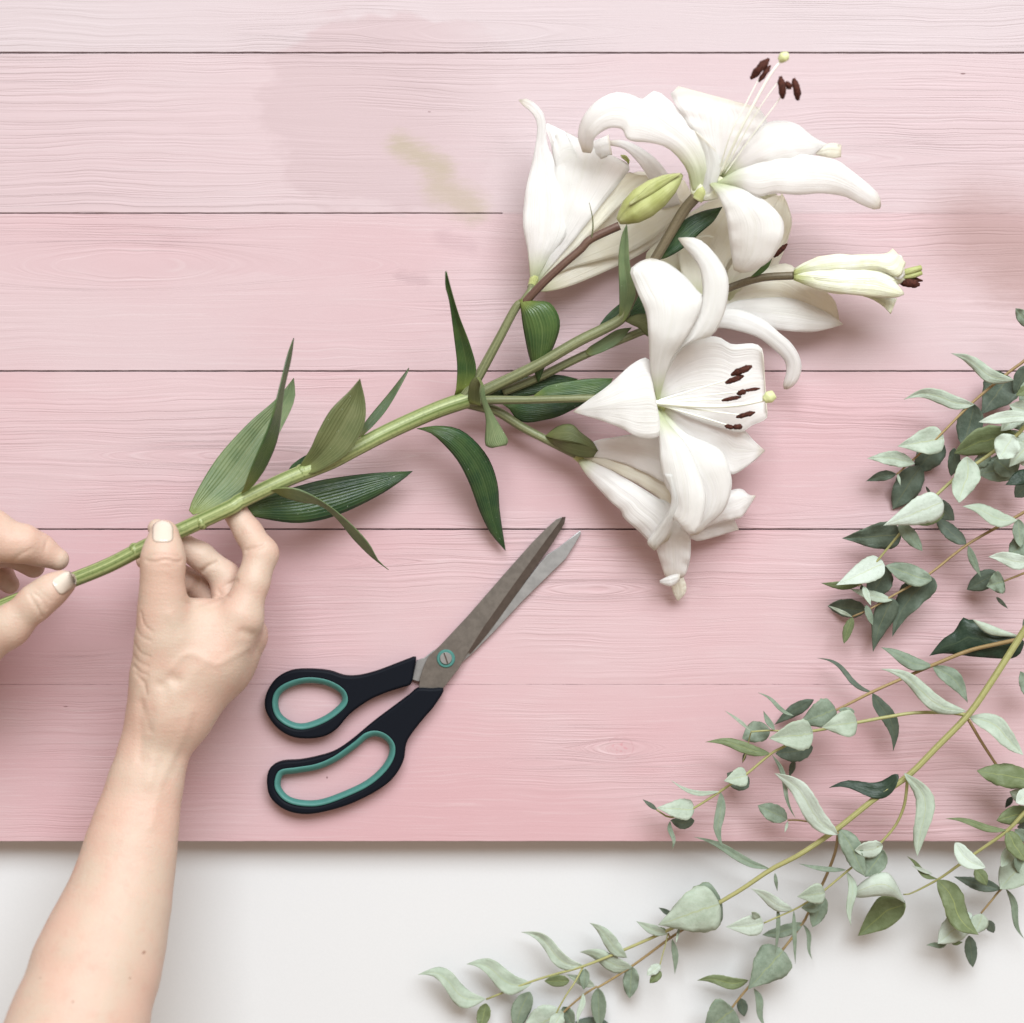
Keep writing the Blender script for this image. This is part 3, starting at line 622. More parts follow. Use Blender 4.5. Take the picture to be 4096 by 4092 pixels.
LF('D', [(335,1370),(335,1300),(345,1230),(375,1185),(410,1175)], [(430,1400),(425,1330),(420,1290),(425,1230),(435,1195)], [47,54,62,70], 'o', bul=3)
LF('D', [(400,1178),(428,1230),(430,1330),(470,1500),(465,1690),(520,1720)], [(415,1175),(450,1230),(470,1340),(520,1450),(590,1570),(640,1660),(625,1700)], [71,70,62,58,56], 'p', bul=3)
LF('D', [(470,1300),(480,1235),(700,1185),(900,1158),(1050,1160),(1180,1190)], [(470,1300),(550,1340),(700,1330),(850,1310),(1000,1270),(1180,1190)], [34,28,26,22], 'd', bul=2)
LF('D', [(820,1335),(880,1285),(950,1240),(1150,1200),(1300,1185),(1450,1185)], [(820,1335),(950,1345),(1100,1350),(1300,1330),(1400,1280),(1450,1185)], [52,50,48,48], 'm', bul=2)
LF('D', [(590,1380),(700,1360),(850,1360),(1050,1350),(1280,1350)], [(590,1380),(650,1420),(700,1490),(780,1525),(900,1510),(1050,1470),(1280,1350)], [36,24,20,26], 'd', bul=2)
LF('D', [(1492,745),(1500,700),(1500,500),(1495,250),(1520,80),(1558,-5)], [(1492,745),(1545,735),(1620,560),(1612,440),(1580,300),(1568,100),(1558,-5)], [62,80,88,90], 'p', bul=-2, groove=1.5)
LF('D', [(1320,810),(1400,700),(1500,610),(1620,530),(1700,480)], [(1320,810),(1420,760),(1550,720),(1680,700),(1760,600),(1700,480)], [48,44,44,44], 'd')
LF('D', [(1540,740),(1600,700),(1680,685),(1760,700)], [(1540,740),(1600,770),(1660,800),(1720,860),(1780,840)], [62,66,64], 'o', bul=3)
LF('D', [(1240,975),(1270,940),(1350,890),(1480,810),(1600,790)], [(1240,975),(1265,1008),(1350,990),(1480,920),(1600,790)], [42,46,46,44], 'p')
LF('D', [(930,1630),(1000,1570),(1070,1540),(1140,1542),(1200,1600),(1290,1670),(1335,1745)], [(930,1630),(1020,1660),(1100,1672),(1200,1690),(1280,1720),(1335,1745)], [34,46,48,42], 'o', tilt=-4, bul=3)
LF('D', [(930,1645),(1020,1655),(1100,1668),(1200,1690),(1280,1712),(1335,1740)], [(930,1645),(1020,1710),(1100,1760),(1200,1790),(1300,1790),(1335,1740)], [33,44,46,40], 'o', tilt=5)
LF('E', [(1200,1600),(1250,1500),(1400,1330),(1550,1250),(1715,1212)], [(1200,1600),(1260,1612),(1400,1540),(1560,1400),(1650,1320),(1715,1212)], [70,72,72,68], 'd', groove=1.5, bul=2)
LF('F', [(640,1545),(690,1500),(740,1450),(790,1410)], [(640,1545),(700,1530),(760,1480),(790,1410)], [58,62,64], 'm', n=10)
tube('tendril', T3('E', [(705,1455,80),(716,1390,84),(715,1300,88),(690,1180,92)]), [.5,.45,.3,.15], M_STALKG, lily, 16, 6)

def bloom(fr, base, r0, tip, r1, mat=None):
    """a flower: its receptacle is the part, petals and stamens its sub-parts"""
    r1 = min(r1, r0 * 1.25)
    return tube('flower', [W(fr, *base), (W(fr, *base) + W(fr, *tip)) / 2, W(fr, *tip), W(fr, *tip) * 1.25 - W(fr, *base) * .25], [r0, (r0 + r1) / 2, r1, r1 * .9, r1 * .35], mat or M_BUD, lily, 14, 14)
def petal(fl, fr, L, R, zs, cream=False, mat=None, **k):
    k.setdefault('bul', 3.0); k.setdefault('groove', 0.8); k.setdefault('rip', 1.1)
    return ribbon('petal', fr, L, R, zs, mat or (M_PETC if cream else M_PET), fl, n=30, m=13, thick=0.45, **k)
def fil(fl, fr, pts, r=0.9, name='filament', mat=None): return tube(name, T3(fr, pts), [r, r*.9, r*.7], mat or M_FIL, fl, 24, 8)
def anther(fl, fr, a, b, r):
    p, q_ = W(fr, *a), W(fr, *b); m_ = (p + q_) / 2 + np.array([0, 0, r/1500])
    o = tube('anther', [p, p*.85+q_*.15, m_, p*.15+q_*.85, q_], [r*.3, r*.8, r*.8, r*.85, r*.25], M_ANTH, fl, 18, 10)
    for v_ in o.data.vertices: v_.co += Vector(RNG.uniform(-1, 1, 3) * r * 0.00009)
    return o

# flower 1: half closed trumpet, upper left, lying low
f1 = bloom('E', (240,1835,51), 2.3, (275,1740,50), 5.0)
petal(f1, 'E', [(255,1830),(450,1600),(700,1450),(900,1330),(1100,1200),(1300,1050),(1420,1000)], [(255,1830),(320,1868),(500,1835),(700,1760),(900,1670),(1080,1580),(1250,1470),(1420,1340),(1500,1150)], [50,34,26,24,26], True, bul=2)
petal(f1, 'E', [(250,1830),(500,1500),(800,1150),(1000,960),(1180,960),(1380,1150)], [(255,1830),(500,1700),(800,1620),(1000,1560),(1250,1400),(1430,1200)], [50,36,34,36], True, bul=3)
petal(f1, 'E', [(1390,1190),(1330,1020),(1230,870),(1100,765),(960,700),(840,700)], [(1250,1230),(1200,1080),(1130,960),(1060,860),(960,765),(850,735)], [38,50,60,56,46], False, bul=3, rip=0.3, v0=0.35)
petal(f1, 'E', [(250,1830),(380,1300),(410,1000),(400,760),(340,560),(430,610),(505,632)], [(255,1830),(560,1480),(780,1200),(960,980),(1000,930),(990,880),(870,820)], [50,58,62,60,54], False, bul=4, groove=0.5)
petal(f1, 'E', [(400,760),(440,640),(505,632),(530,720),(555,822),(650,832)], [(480,1100),(560,1050),(640,1000),(700,980),(760,960),(860,840)], [60,62,60,56], False, bul=2, v0=0.35)
petal(f1, 'E', [(250,1830),(500,1520),(680,1300),(840,1080),(900,985),(1000,945),(1040,965)], [(255,1830),(560,1560),(800,1330),(980,1150),(1100,1050),(1150,1000),(1125,965)], [50,54,56,54,58], True, bul=3)
petal(f1, 'E', [(700,710),(760,690),(838,655)], [(705,830),(780,838),(866,806)], [56,62,58], False, bul=3, rip=0.3, v0=0.35)
petal(f1, 'E', [(240,1830),(215,1560),(178,1350),(195,1100),(245,880),(283,680),(285,560),(240,480),(160,415),(146,390)], [(250,1830),(360,1640),(500,1450),(545,1290),(525,1100),(450,900),(370,740),(345,520),(290,430),(210,378),(146,385)], [50,58,62,62,58,60,64], False, bul=4, rip=1.2, groove=1.0)
petal(f1, 'E', [(930,810),(970,815),(1000,850)], [(940,830),(975,860),(995,885)], [60,60,58], False, mat=M_BUD, bul=1, rip=0)

# flower 5: pale bloom behind the middle
f5 = bloom('G', (700,600,40), 2.4, (820,520,38), 6.0)
petal(f5, 'F', [(60,1500),(-30,1400),(130,1250),(250,1130),(430,1050),(640,1000),(860,1020)], [(330,1640),(500,1560),(640,1540),(790,1500),(860,1380),(905,1230),(900,1120),(862,1030)], [34,28,26,30,34], True, bul=-3)
petal(f5, 'F', [(250,1700),(200,1500),(180,1350),(240,1200),(330,1080),(520,1000)], [(450,1700),(480,1500),(560,1350),(640,1200),(660,1100),(600,1000)], [40,36,34,36], True, bul=-3)
petal(f5, 'F', [(430,1640),(560,1400),(700,1200),(800,1080),(850,1000)], [(520,1700),(640,1560),(780,1430),(880,1300),(912,1180),(880,1060)], [36,40,42,44], True, bul=3)
petal(f5, 'G', [(850,480),(1060,360),(1210,280),(1400,228),(1500,300),(1600,365),(1690,450),(1718,570)], [(850,560),(1060,520),(1200,520),(1350,560),(1500,590),(1620,600),(1718,590)], [38,34,28,22], True, bul=3)
petal(f5, 'G', [(850,520),(1000,490),(1140,445),(1400,432),(1560,480),(1660,530),(1740,588)], [(850,600),(1000,560),(1200,585),(1350,622),(1530,636),(1640,620),(1740,590)], [42,40,34,26], False, bul=4)
petal(f5, 'G', [(820,540),(1060,498),(1180,520),(1280,570),(1360,640),(1430,700),(1480,780),(1492,860),(1460,940),(1410,975)], [(820,640),(1000,612),(1120,630),(1240,670),(1330,740),(1390,800),(1405,860),(1395,910),(1385,940),(1390,975)], [46,50,54,50,40,30], False, bul=4, rip=0.3)
anther(f5, 'F', (798,1412,50), (882,1328,52), 1.8)
fil(f5, 'F', [(300,1290,42),(360,1275,44),(405,1284,45)], 0.7)

# bud 1
def bud(fr, base, tip, wd, z0, z1, mat, lobes=3, n=26, seg=30, parent=None, name='bud', blunt=0.8):
    b0, t0 = W(fr, *base, z0), W(fr, *tip, z1); ax = t0 - b0; L = np.linalg.norm(ax); ax /= L
    s_ = np.cross(ax, [0, 0, 1]); s_ /= np.linalg.norm(s_); u_ = np.cross(s_, ax); V = []; F = []; UV = []
    for i in range(n):
        t = i / (n - 1); r = mm(fr, wd) / 2000 * float(np.interp(t, [0, .08, .2, .38, .6, .8, .93, 1], [.22, .5, .82, 1, .93, .66, .34, .1]))
        for j in range(seg):
            a = 2 * math.pi * j / seg; rr = r * (1 - 0.2 * abs(math.cos(a * lobes / 2 + 0.5)) ** 6)
            V.append(b0 + ax * L * t + rr * (math.cos(a) * s_ + math.sin(a) * u_)); UV.append(((j * lobes / seg) % 1.0, 0.15 + t * 0.7))
    for i in range(n - 1):
        for j in range(seg): k = (j + 1) % seg; F.append((i*seg+j, i*seg+k, (i+1)*seg+k, (i+1)*seg+j))
    F.append(tuple(reversed(range(seg)))); F.append(tuple((n-1)*seg+j for j in range(seg)))
    return mesh_obj(name, V, F, mat, parent or lily, UV)
bd1 = bud('E', (915,1325), (1408,962), 250, 82, 92, M_BUD)
petal(bd1, 'E', [(1000,1180),(1150,1050),(1280,975),(1388,950)], [(1000,1200),(1160,1120),(1280,1040),(1392,962)], [98,101,98], mat=M_BUD, bul=2.2, rip=0, groove=0.6)
# bud 2, opening at its tip with the stamens showing
bd2 = bud('F', (925,1515), (1660,1545), 262, 60, 64, M_BUDW, 3, blunt=0.9)
petal(bd2, 'F', [(925,1500),(1080,1430),(1300,1400),(1480,1395),(1530,1385),(1562,1358)], [(925,1530),(1100,1520),(1300,1510),(1480,1500),(1600,1540),(1645,1450)], [64,72,76,76,74], mat=M_BUDW, bul=5, rip=0.2)
petal(bd2, 'F', [(925,1520),(1100,1490),(1300,1500),(1450,1500),(1560,1560),(1632,1640)], [(925,1560),(1100,1625),(1350,1660),(1480,1672),(1580,1672),(1634,1652)], [63,72,76,74,70], mat=M_BUDW, bul=5, rip=0.2)
petal(bd2, 'F', [(1350,1640),(1430,1650),(1520,1670),(1590,1680)], [(1370,1662),(1440,1690),(1500,1730),(1548,1778)], [56,56,54], mat=M_BUDW, bul=1)
petal(bd2, 'F', [(1470,1400),(1540,1420),(1600,1400),(1625,1410)], [(1460,1520),(1540,1520),(1600,1560),(1642,1530)], [70,74,72], bul=3)
anther(bd2, 'F', (1605,1575,64), (1735,1590,64), 3.0); anther(bd2, 'F', (1600,1545,60), (1755,1565,60), 1.6)
tube('stamen', T3('F', [(1600,1520,68),(1680,1500,69),(1745,1480,69)]), [1.8,2.0,1.6], M_BUD, bd2, 10, 8)
tube('stamen', T3('F', [(1600,1540,66),(1690,1530,67),(1748,1512,67)]), [1.8,2.0,1.4], M_BUD, bd2, 10, 8)

# flower 4: lies on the board below, trumpet seen from the side
f4 = bloom('H', (190,615,27), 2.4, (290,680,27), 6.5)
petal(f4, 'H', [(200,640),(280,770),(400,905),(470,980),(545,1045),(572,1105),(680,1200),(762,1282),(822,1335)], [(200,620),(400,700),(620,820),(800,930),(950,1040),(1000,1150),(950,1250)], [28,38,46,46,38], False, bul=7, groove=1.2, rip=1.8)
petal(f4, 'H', [(200,610),(340,512),(500,480),(640,460),(830,480),(1000,520)], [(200,620),(380,640),(560,680),(750,760),(880,830),(1050,900)], [30,44,52,50], False, bul=3)
petal(f4, 'H', [(200,612),(400,620),(600,680),(800,740),(950,800)], [(200,622),(380,690),(600,800),(800,920),(950,1060)], [28,40,44,42], True, bul=4)
petal(f4, 'H', [(650,900),(780,1150),(822,1345),(852,1440),(880,1530),(900,1570)], [(1000,1000),(1060,1180),(1085,1280),(1080,1420),(1042,1545),(1000,1570)], [40,42,38,30,22], False, bul=6, rip=2.0, v0=0.4)
petal(f4, 'H', [(846,1588),(900,1560),(960,1540),(1005,1535)], [(850,1605),(900,1625),(945,1625),(1000,1585)], [27,31,29], False, bul=3, rip=0.2, v0=0.4)
petal(f4, 'H', [(930,1600),(950,1680),(985,1742)], [(1030,1560),(1052,1630),(1040,1690),(990,1742)], [22,17,12], True, bul=1, rip=0.3, v0=0.4)
petal(f4, 'H', [(900,1100),(1080,1060),(1250,1080),(1390,1040),(1420,1110),(1455,1190)], [(900,1200),(1090,1265),(1150,1280),(1300,1242),(1400,1210),(1455,1195)], [30,28,22,14], False, bul=3, v0=0.4)
petal(f4, 'H', [(1200,980),(1320,940),(1400,890),(1480,882),(1535,925),(1585,930)], [(1200,1180),(1330,1130),(1420,1115),(1485,1090),(1540,1010),(1585,938)], [36,38,34,28], False, bul=5, v0=0.4)
petal(f4, 'H', [(900,600),(1150,520),(1400,560),(1560,570),(1655,575)], [(950,800),(1150,820),(1400,768),(1540,690),(1657,590)], [40,42,38,32], False, bul=3)

# flower 2: wide open, highest, upper right
f2 = bloom('F', (298,1045,92), 3.4, (350,960,95), 7.0)
petal(f2, 'F', [(282,1042),(262,990),(240,850),(190,750)], [(330,1052),(420,1042),(470,1000),(500,920)], [93,97,101], bul=4, rip=0.3, mat=M_BUDW)
petal(f2, 'F', [(330,900),(400,800),(500,790),(600,840)], [(340,1000),(430,1000),(520,980),(600,900)], [97,98,99], bul=-3, rip=0.2, mat=M_BUDW)
petal(f2, 'E', [(1500,1135),(1440,920),(1300,760),(1150,715),(1040,708),(975,680),(945,615),(860,600),(780,635),(725,690),(722,750),(700,795)], [(1545,1140),(1670,960),(1600,700),(1400,480),(1212,318),(1100,378),(1010,345),(880,330),(740,400),(640,520),(602,660),(640,790)], [94,102,110,115,118,119,118,117,114,108,98,90], pair=True, bul=5, rip=0.8, groove=1.2)
petal(f2, 'F', [(430,900),(360,740),(260,580),(138,380),(150,345),(182,314)], [(480,880),(560,760),(650,650),(748,562),(735,500),(690,448)], [100,108,114,118,119], False, bul=-1, groove=0.8)
petal(f2, 'F', [(460,900),(560,760),(650,640),(750,550),(850,535),(950,560),(1050,640),(1150,688),(1222,690)], [(500,900),(640,850),(800,820),(920,790),(1040,765),(1080,730),(1130,715),(1200,720)], [100,108,118,120,112,106], False, bul=6)
petal(f2, 'F', [(1060,742),(1130,690),(1185,680),(1230,692)], [(1065,752),(1120,765),(1180,775),(1228,768)], [108,110,104], True, bul=3, rip=0.2, v0=0.4)
petal(f2, 'F', [(430,930),(560,850),(740,765),(900,750),(1050,760),(1200,790),(1300,860),(1400,940),(1470,1010),(1485,1080)], [(400,940),(550,960),(690,1022),(800,1002),(950,1012),(1100,1002),(1250,1022),(1350,1070),(1440,1105),(1478,1100)], [100,108,118,120,112,98,86], False, bul=7)
petal(f2, 'F', [(340,1040),(420,960),(520,930),(700,980),(820,1010)], [(330,1050),(410,1042),(500,1010),(620,1010),(740,1040)], [92,94,98,100], False, mat=M_BUDW, bul=3)
petal(f2, 'F', [(368,925),(440,1025),(490,1150),(510,1300),(528,1420),(540,1495)], [(430,935),(600,975),(740,1050),(840,1150),(862,1230),(840,1320),(775,1430),(660,1500),(580,1512)], [102,110,114,108,96,84], False, bul=7, groove=1.5)
petal(f2, 'F', [(300,1040),(330,950),(335,800),(310,670),(290,600)], [(330,1048),(400,1000),(440,900),(460,820),(420,720)], [94,102,108,114], False, bul=3, rip=0.2)
for (pts, r) in [([(450,880,104),(600,560,140),(760,260,158),(862,125,162)], .85), ([(440,870,104),(520,620,134),(620,420,146),(700,265,150)], .38), ([(470,870,104),(640,560,134),(740,400,146),(820,290,150)], .38),
                 ([(480,880,104),(680,600,130),(800,440,142),(900,300,146)], .38)]:
    fil(f2, 'F', pts, r, 'pistil' if r > 1 else 'filament')
tube('stigma', T3('F', [(835,150,161),(862,125,163),(888,118,163)]), [1.8,3.0,2.2], M_STIG, f2, 10, 12)
for a, b_, r in [((650,265,151),(765,135,153),2.8), ((700,285,150),(775,180,152),1.8), ((838,250,151),(855,395,149),2.6), ((870,290,150),(905,330,150),2.0), ((925,262,148),(955,405,146),2.5)]:
    anther(f2, 'F', a, b_, r)

# flower 3: open towards the camera, lower middle, in front
f3 = bloom('G', (565,1050,60), 3.0, (660,1085,64), 9.0)
petal(f3, 'G', [(570,1020),(640,990),(690,1030)], [(570,1100),(640,1130),(690,1080)], [60,60,60], bul=0, rip=0)
petal(f3, 'G', [(620,1062),(800,1085),(1000,1150),(1140,1208),(1200,1270),(1270,1335)], [(630,1140),(760,1250),(850,1330),(960,1340),(1030,1400),(1072,1482),(1160,1440),(1270,1345)], [64,60,56,50], False, bul=1)
petal(f3, 'G', [(650,1080),(800,1230),(950,1300),(1020,1345),(1068,1460),(1078,1560),(1035,1690),(950,1770),(880,1835)], [(630,1110),(690,1300),(760,1480),(860,1600),(850,1720),(800,1800),(800,1815),(840,1845)], [68,74,72,62,54], False, bul=6)
petal(f3, 'G', [(595,1050),(720,800),(800,720),(900,668),(1000,665),(1080,708),(1200,703),(1255,730),(1268,800)], [(600,1062),(700,1085),(850,1150),(1000,1200),(1130,1230),(1200,1190),(1262,1165),(1290,1140),(1285,1090)], [70,66,64,66,72], False, bul=-7, groove=-1.2, rip=0.6)
petal(f3, 'G', [(600,1055),(740,790),(820,700),(950,662),(1000,600),(1040,500),(1060,380),(1050,290),(1000,200),(920,110),(850,75),(762,78)], [(595,1060),(720,800),(800,680),(880,540),(906,420),(905,340),(890,260),(850,190),(800,135),(762,82)], [72,88,104,108,96], False, bul=6, rip=0.4)
petal(f3, 'G', [(640,1050),(600,880),(585,650),(570,520),(520,400),(482,300),(478,262),(540,215),(600,198)], [(645,1052),(670,950),(720,800),(800,680),(875,550),(905,430),(870,385),(800,305),(700,228),(610,199)], [76,92,108,112,104,92], False, bul=8, groove=1.5)
petal(f3, 'G', [(625,1050),(600,900),(580,790),(480,832),(350,950),(200,1060),(140,1108)], [(630,1070),(660,1230),(600,1270),(520,1260),(430,1210),(300,1160),(140,1112)], [72,84,92,92,84], False, bul=4, groove=-1.5)
petal(f3, 'G', [(598,1090),(640,1200),(650,1300),(655,1400),(680,1530),(722,1610),(700,1700),(620,1820),(578,1882),(618,1930)], [(640,1095),(710,1190),(800,1290),(860,1400),(905,1520),(925,1640),(900,1760),(860,1835),(800,1815),(770,1730),(745,1680),(720,1790),(635,1928)], [76,84,88,84,74,62,48], False, bul=6, rip=0.6)
petal(f3, 'G', [(680,1480),(720,1600),(705,1700),(625,1815),(577,1882),(618,1932)], [(760,1480),(775,1600),(760,1690),(700,1830),(650,1900),(622,1932)], [88,85,76,62,50], False, bul=3, rip=0.4, v0=0.4)
fil(f3, 'G', [(575,1050,78),(900,1076,86),(1120,1068,92),(1290,1035,98)], 1.35, 'pistil')
tube('stigma', T3('G', [(1270,1040,98),(1305,1020,99),(1330,1005,99)]), [2.0,3.6,2.6], M_STIG, f3, 10, 12)
tube('nectary', T3('G', [(545,1035,80),(580,1050,80),(625,1052,79)]), [.6,1.2,.5], M_STIG, f3, 8, 8)
for a, b_, r in [((1042,938,94),(1150,895,95),2.0), ((1075,890,95),(1200,838,96),2.4), ((1020,1042,92),(1135,1020,92),1.5), ((1110,1005,93),(1165,985,93),1.9), ((1150,985,93),(1248,970,94),1.2), ((1105,1142,90),(1218,1112,91),1.8), ((1038,1192,88),(1090,1205,88),1.6), ((1085,1200,88),(1142,1198,88),1.9)]:
    anther(f3, 'G', a, b_, r)
for e_ in [(1110,905,93), (1080,1030,91), (1180,985,92), (1150,1130,89), (1090,1198,87)]:
    fil(f3, 'G', [(600,1055,76), (850, 1055 + (e_[1]-1055)*.5, 82), e_], 0.5)

DROOP[0] = False
# ---------------------------------------------------------------- eucalyptus
def prof(kind, n):
    t = np.linspace(0, 1, n)
    if kind == 'h': f = np.interp(t, [0, .03, .1, .2, .34, .5, .7, .87, 1], [0.2, .62, .9, 1, .97, .81, .49, .2, 0])
    elif kind == 'r': f = np.interp(t, [0, .06, .2, .42, .65, .85, 1], [0.04, .45, .83, 1, .87, .5, 0])
    else: f = np.sin(math.pi * t ** 0.75) ** 1.05
    return f / f.max()
class Plant:
    def __init__(s, label, base, group): s.root = thing('eucalyptus_branch', label, 'eucalyptus', tuple(base), group); s.pts = []
    def twig(s, segs, rad, brown=False, name='twig'):
        pts = [p for fr, pp in segs for p in T3(fr, pp)]
        tube(name, pts, rad, M_ETWIGB if brown else M_ETWIG, s.root, 60, 9)
        s.pts.append(catmull(np.array(pts), 80))
    def leaf(s, fr, bx, by, tx, ty, w, mt='p', kd='l', b=0.0, sw=0.0, z=None, dz=None, tilt=None):
        q0 = W(fr, bx, by, 15); allp = np.vstack(s.pts); zb = allp[np.argmin(np.hypot(allp[:, 0]-q0[0], allp[:, 1]-q0[1])), 2] * 1000
        if z is not None: zb = z
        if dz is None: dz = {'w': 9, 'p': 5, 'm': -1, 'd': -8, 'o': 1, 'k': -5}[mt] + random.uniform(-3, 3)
        A_ = np.array([bx, by], float); B_ = np.array([tx, ty], float); d = B_ - A_; Ln = np.linalg.norm(d); d /= Ln; nn = np.array([d[1], -d[0]])
        n = 22; t = np.linspace(0, 1, n); f = prof(kd, n) * w / 2; f[1:-1] = (f[:-2] + 2 * f[1:-1] + f[2:]) / 4
        cen = A_ + np.outer(t * Ln, d) + np.outer(Ln * (b * np.sin(math.pi * t) + sw * np.sin(2 * math.pi * t)), nn)
        jl = 1 + RNG.uniform(-.05, .05, n); L = cen + nn * (f * jl)[:, None]; R = cen - nn * (f * (2 - jl))[:, None]
        wmm = mm(fr, w); zt = zb + dz; lim = (TZ + 2) if W(fr, tx, ty)[1] < W('U', 0, 1587)[1] else 2.0
        zs = [zb, zb + dz * .55 + random.uniform(-1, 1.5), max(lim, zt)]
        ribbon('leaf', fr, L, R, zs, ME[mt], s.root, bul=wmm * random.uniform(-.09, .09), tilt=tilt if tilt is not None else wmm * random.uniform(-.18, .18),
               groove=min(.8, wmm * .05), rip=min(1.6, wmm * .09) if sw or random.random() < .55 else 0.15, ripf=random.choice([1.3, 2, 2.6]), n=22, m=9, thick=0.2)
    def leaves(s, fr, rows):
        for r in rows:
            r = list(r); kw = r.pop() if isinstance(r[-1], dict) else {}
            s.leaf(fr, *r, **kw)
G_ = 'eucalyptus branches on the right'
E1 = Plant('long green stemmed eucalyptus branch reaching from right edge down over the board edge to bottom', W('J', 1890, 1190, 40), G_)
E1.twig([('J', [(2050,1000,46),(1960,1080,44),(1890,1190,42),(1640,1580,40),(1450,1850,38)]), ('L', [(1180,620,35),(930,870,32),(640,1070,28),(320,1325,24),(0,1545,20)]), ('N', [(1560,515,15),(1300,690,12),(1080,822,9),(900,930,6),(620,1070,3),(240,1240,0)]), ('O', [(1600,882,-2),(1360,952,-4),(1120,1025,-5),(740,1175,-5)])], [2.1,2.0,1.9,1.8,1.7,1.5,1.3,1.05,.85,.75,.6], name='main_stem')
E1.twig([('N', [(900,940,6),(790,1040,0),(640,1140,-3),(300,1390,-6),(0,1580,-8)]), ('O', [(1690,1065,-9),(1560,1150,-10),(1400,1290,-10),(1330,1385,-10)])], [.9,.8,.7,.6], True)
E1.twig([('O', [(1570,900,-3),(1500,1030,0),(1420,1150,2),(1345,1290,0),(1325,1380,0)])], [.6,.5,.5])
E1.twig([('J', [(1890,1200,41),(1700,1240,36),(1450,1300,30),(1150,1420,26),(900,1530,22),(620,1655,20),(300,1815,18)]), ('K', [(1600,800,16)])], [1.3,1.2,1.0,.9,.7], True)
E1.twig([('L', [(1430,345,37),(1300,325,36),(1000,325,36),(760,360,36),(490,410,35),(180,472,34)]), ('K', [(1590,915,33),(1350,1050,32),(1250,1105,31),(1040,1280,28),(900,1370,26),(820,1425,25),(590,1570,23),(400,1650,22),(270,1585,22)])], [1.2,1.0,1.0,.9,.8,.8,.7,.5])
E1.twig([('K', [(1400,915,24),(1250,905,23),(1080,915,22)])], [.6,.5]); E1.twig([('K', [(1080,920,22),(1065,980,18),(1040,1090,14),(1010,1175,12)])], [.4,.3])
E1.twig([('L', [(1455,390,36),(1560,570,26),(1710,800,18),(1830,960,16)])], [1.0,.8], True)
E1.twig([('L', [(925,900,32),(915,1020,30),(890,1150,27),(820,1300,24),(700,1440,22),(560,1570,20),(420,1680,18),(190,1870,14)]), ('N', [(1850,835,12),(1760,885,10),(1490,1005,8)])], [1.0,.8,.7,.6,.5])
E1.twig([('L', [(330,1350,24),(310,1500,16),(260,1650,8),(180,1830,0)]), ('N', [(1880,940,-3),(1840,1010,-4),(1650,1260,-4),(1340,1600,-5),(1180,1800,-6),(1080,1930,-6)])], [1.0,.9,.8,.8,.6], True)
E1.twig([('N', [(615,1100,2),(600,1180,2),(570,1290,3),(545,1385,4)])], [.4,.35])
E1.twig([('N', [(640,1140,-3),(620,1100,0)])], [.6,.5], True)
E1.twig([('K', [(1700,1700,24),(1600,1690,22),(1480,1675,20),(1395,1675,20)])], [.6,.5], True)
k_ = dict
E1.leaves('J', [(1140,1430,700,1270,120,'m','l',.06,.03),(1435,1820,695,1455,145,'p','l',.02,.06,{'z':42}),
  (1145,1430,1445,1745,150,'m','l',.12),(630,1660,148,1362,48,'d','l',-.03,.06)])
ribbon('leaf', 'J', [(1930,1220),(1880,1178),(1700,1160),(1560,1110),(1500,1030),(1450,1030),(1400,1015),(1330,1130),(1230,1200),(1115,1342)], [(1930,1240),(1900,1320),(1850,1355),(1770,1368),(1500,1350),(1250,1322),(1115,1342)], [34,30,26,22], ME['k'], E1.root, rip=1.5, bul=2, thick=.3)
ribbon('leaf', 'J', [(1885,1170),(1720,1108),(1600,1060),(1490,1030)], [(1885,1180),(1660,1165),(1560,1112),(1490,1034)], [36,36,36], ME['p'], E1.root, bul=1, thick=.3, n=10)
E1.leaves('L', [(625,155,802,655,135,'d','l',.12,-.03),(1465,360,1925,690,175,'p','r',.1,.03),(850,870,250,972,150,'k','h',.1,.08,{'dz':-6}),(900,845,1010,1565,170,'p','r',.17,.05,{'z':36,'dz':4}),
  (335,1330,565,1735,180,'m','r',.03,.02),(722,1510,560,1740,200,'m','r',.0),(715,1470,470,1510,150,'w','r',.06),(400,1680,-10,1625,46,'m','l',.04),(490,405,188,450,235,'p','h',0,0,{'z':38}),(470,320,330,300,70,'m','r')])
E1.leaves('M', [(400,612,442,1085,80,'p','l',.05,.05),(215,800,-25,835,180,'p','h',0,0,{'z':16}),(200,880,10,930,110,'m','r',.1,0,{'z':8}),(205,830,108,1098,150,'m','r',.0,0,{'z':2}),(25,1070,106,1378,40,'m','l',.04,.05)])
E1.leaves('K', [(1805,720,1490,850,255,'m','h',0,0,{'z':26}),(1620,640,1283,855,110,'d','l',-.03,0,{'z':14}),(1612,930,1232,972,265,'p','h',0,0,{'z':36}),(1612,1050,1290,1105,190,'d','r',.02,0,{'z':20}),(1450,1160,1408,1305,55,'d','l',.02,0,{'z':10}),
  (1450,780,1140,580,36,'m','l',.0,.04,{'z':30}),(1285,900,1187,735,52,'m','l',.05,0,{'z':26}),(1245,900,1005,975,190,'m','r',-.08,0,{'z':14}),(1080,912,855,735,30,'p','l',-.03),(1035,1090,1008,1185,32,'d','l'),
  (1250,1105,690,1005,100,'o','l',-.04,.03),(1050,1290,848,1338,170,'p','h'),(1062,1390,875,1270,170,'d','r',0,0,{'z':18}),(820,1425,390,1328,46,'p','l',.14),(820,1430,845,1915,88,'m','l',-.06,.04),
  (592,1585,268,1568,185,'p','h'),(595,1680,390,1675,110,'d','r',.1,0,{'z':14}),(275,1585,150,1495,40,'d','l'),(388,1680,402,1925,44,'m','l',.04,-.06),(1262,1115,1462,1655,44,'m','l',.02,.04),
  (1825,1800,1283,1272,180,'w','r',-.02,.05,{'z':30}),(1392,1665,1138,1548,160,'m','r'),(1397,1685,1370,1782,26,'p','l')])
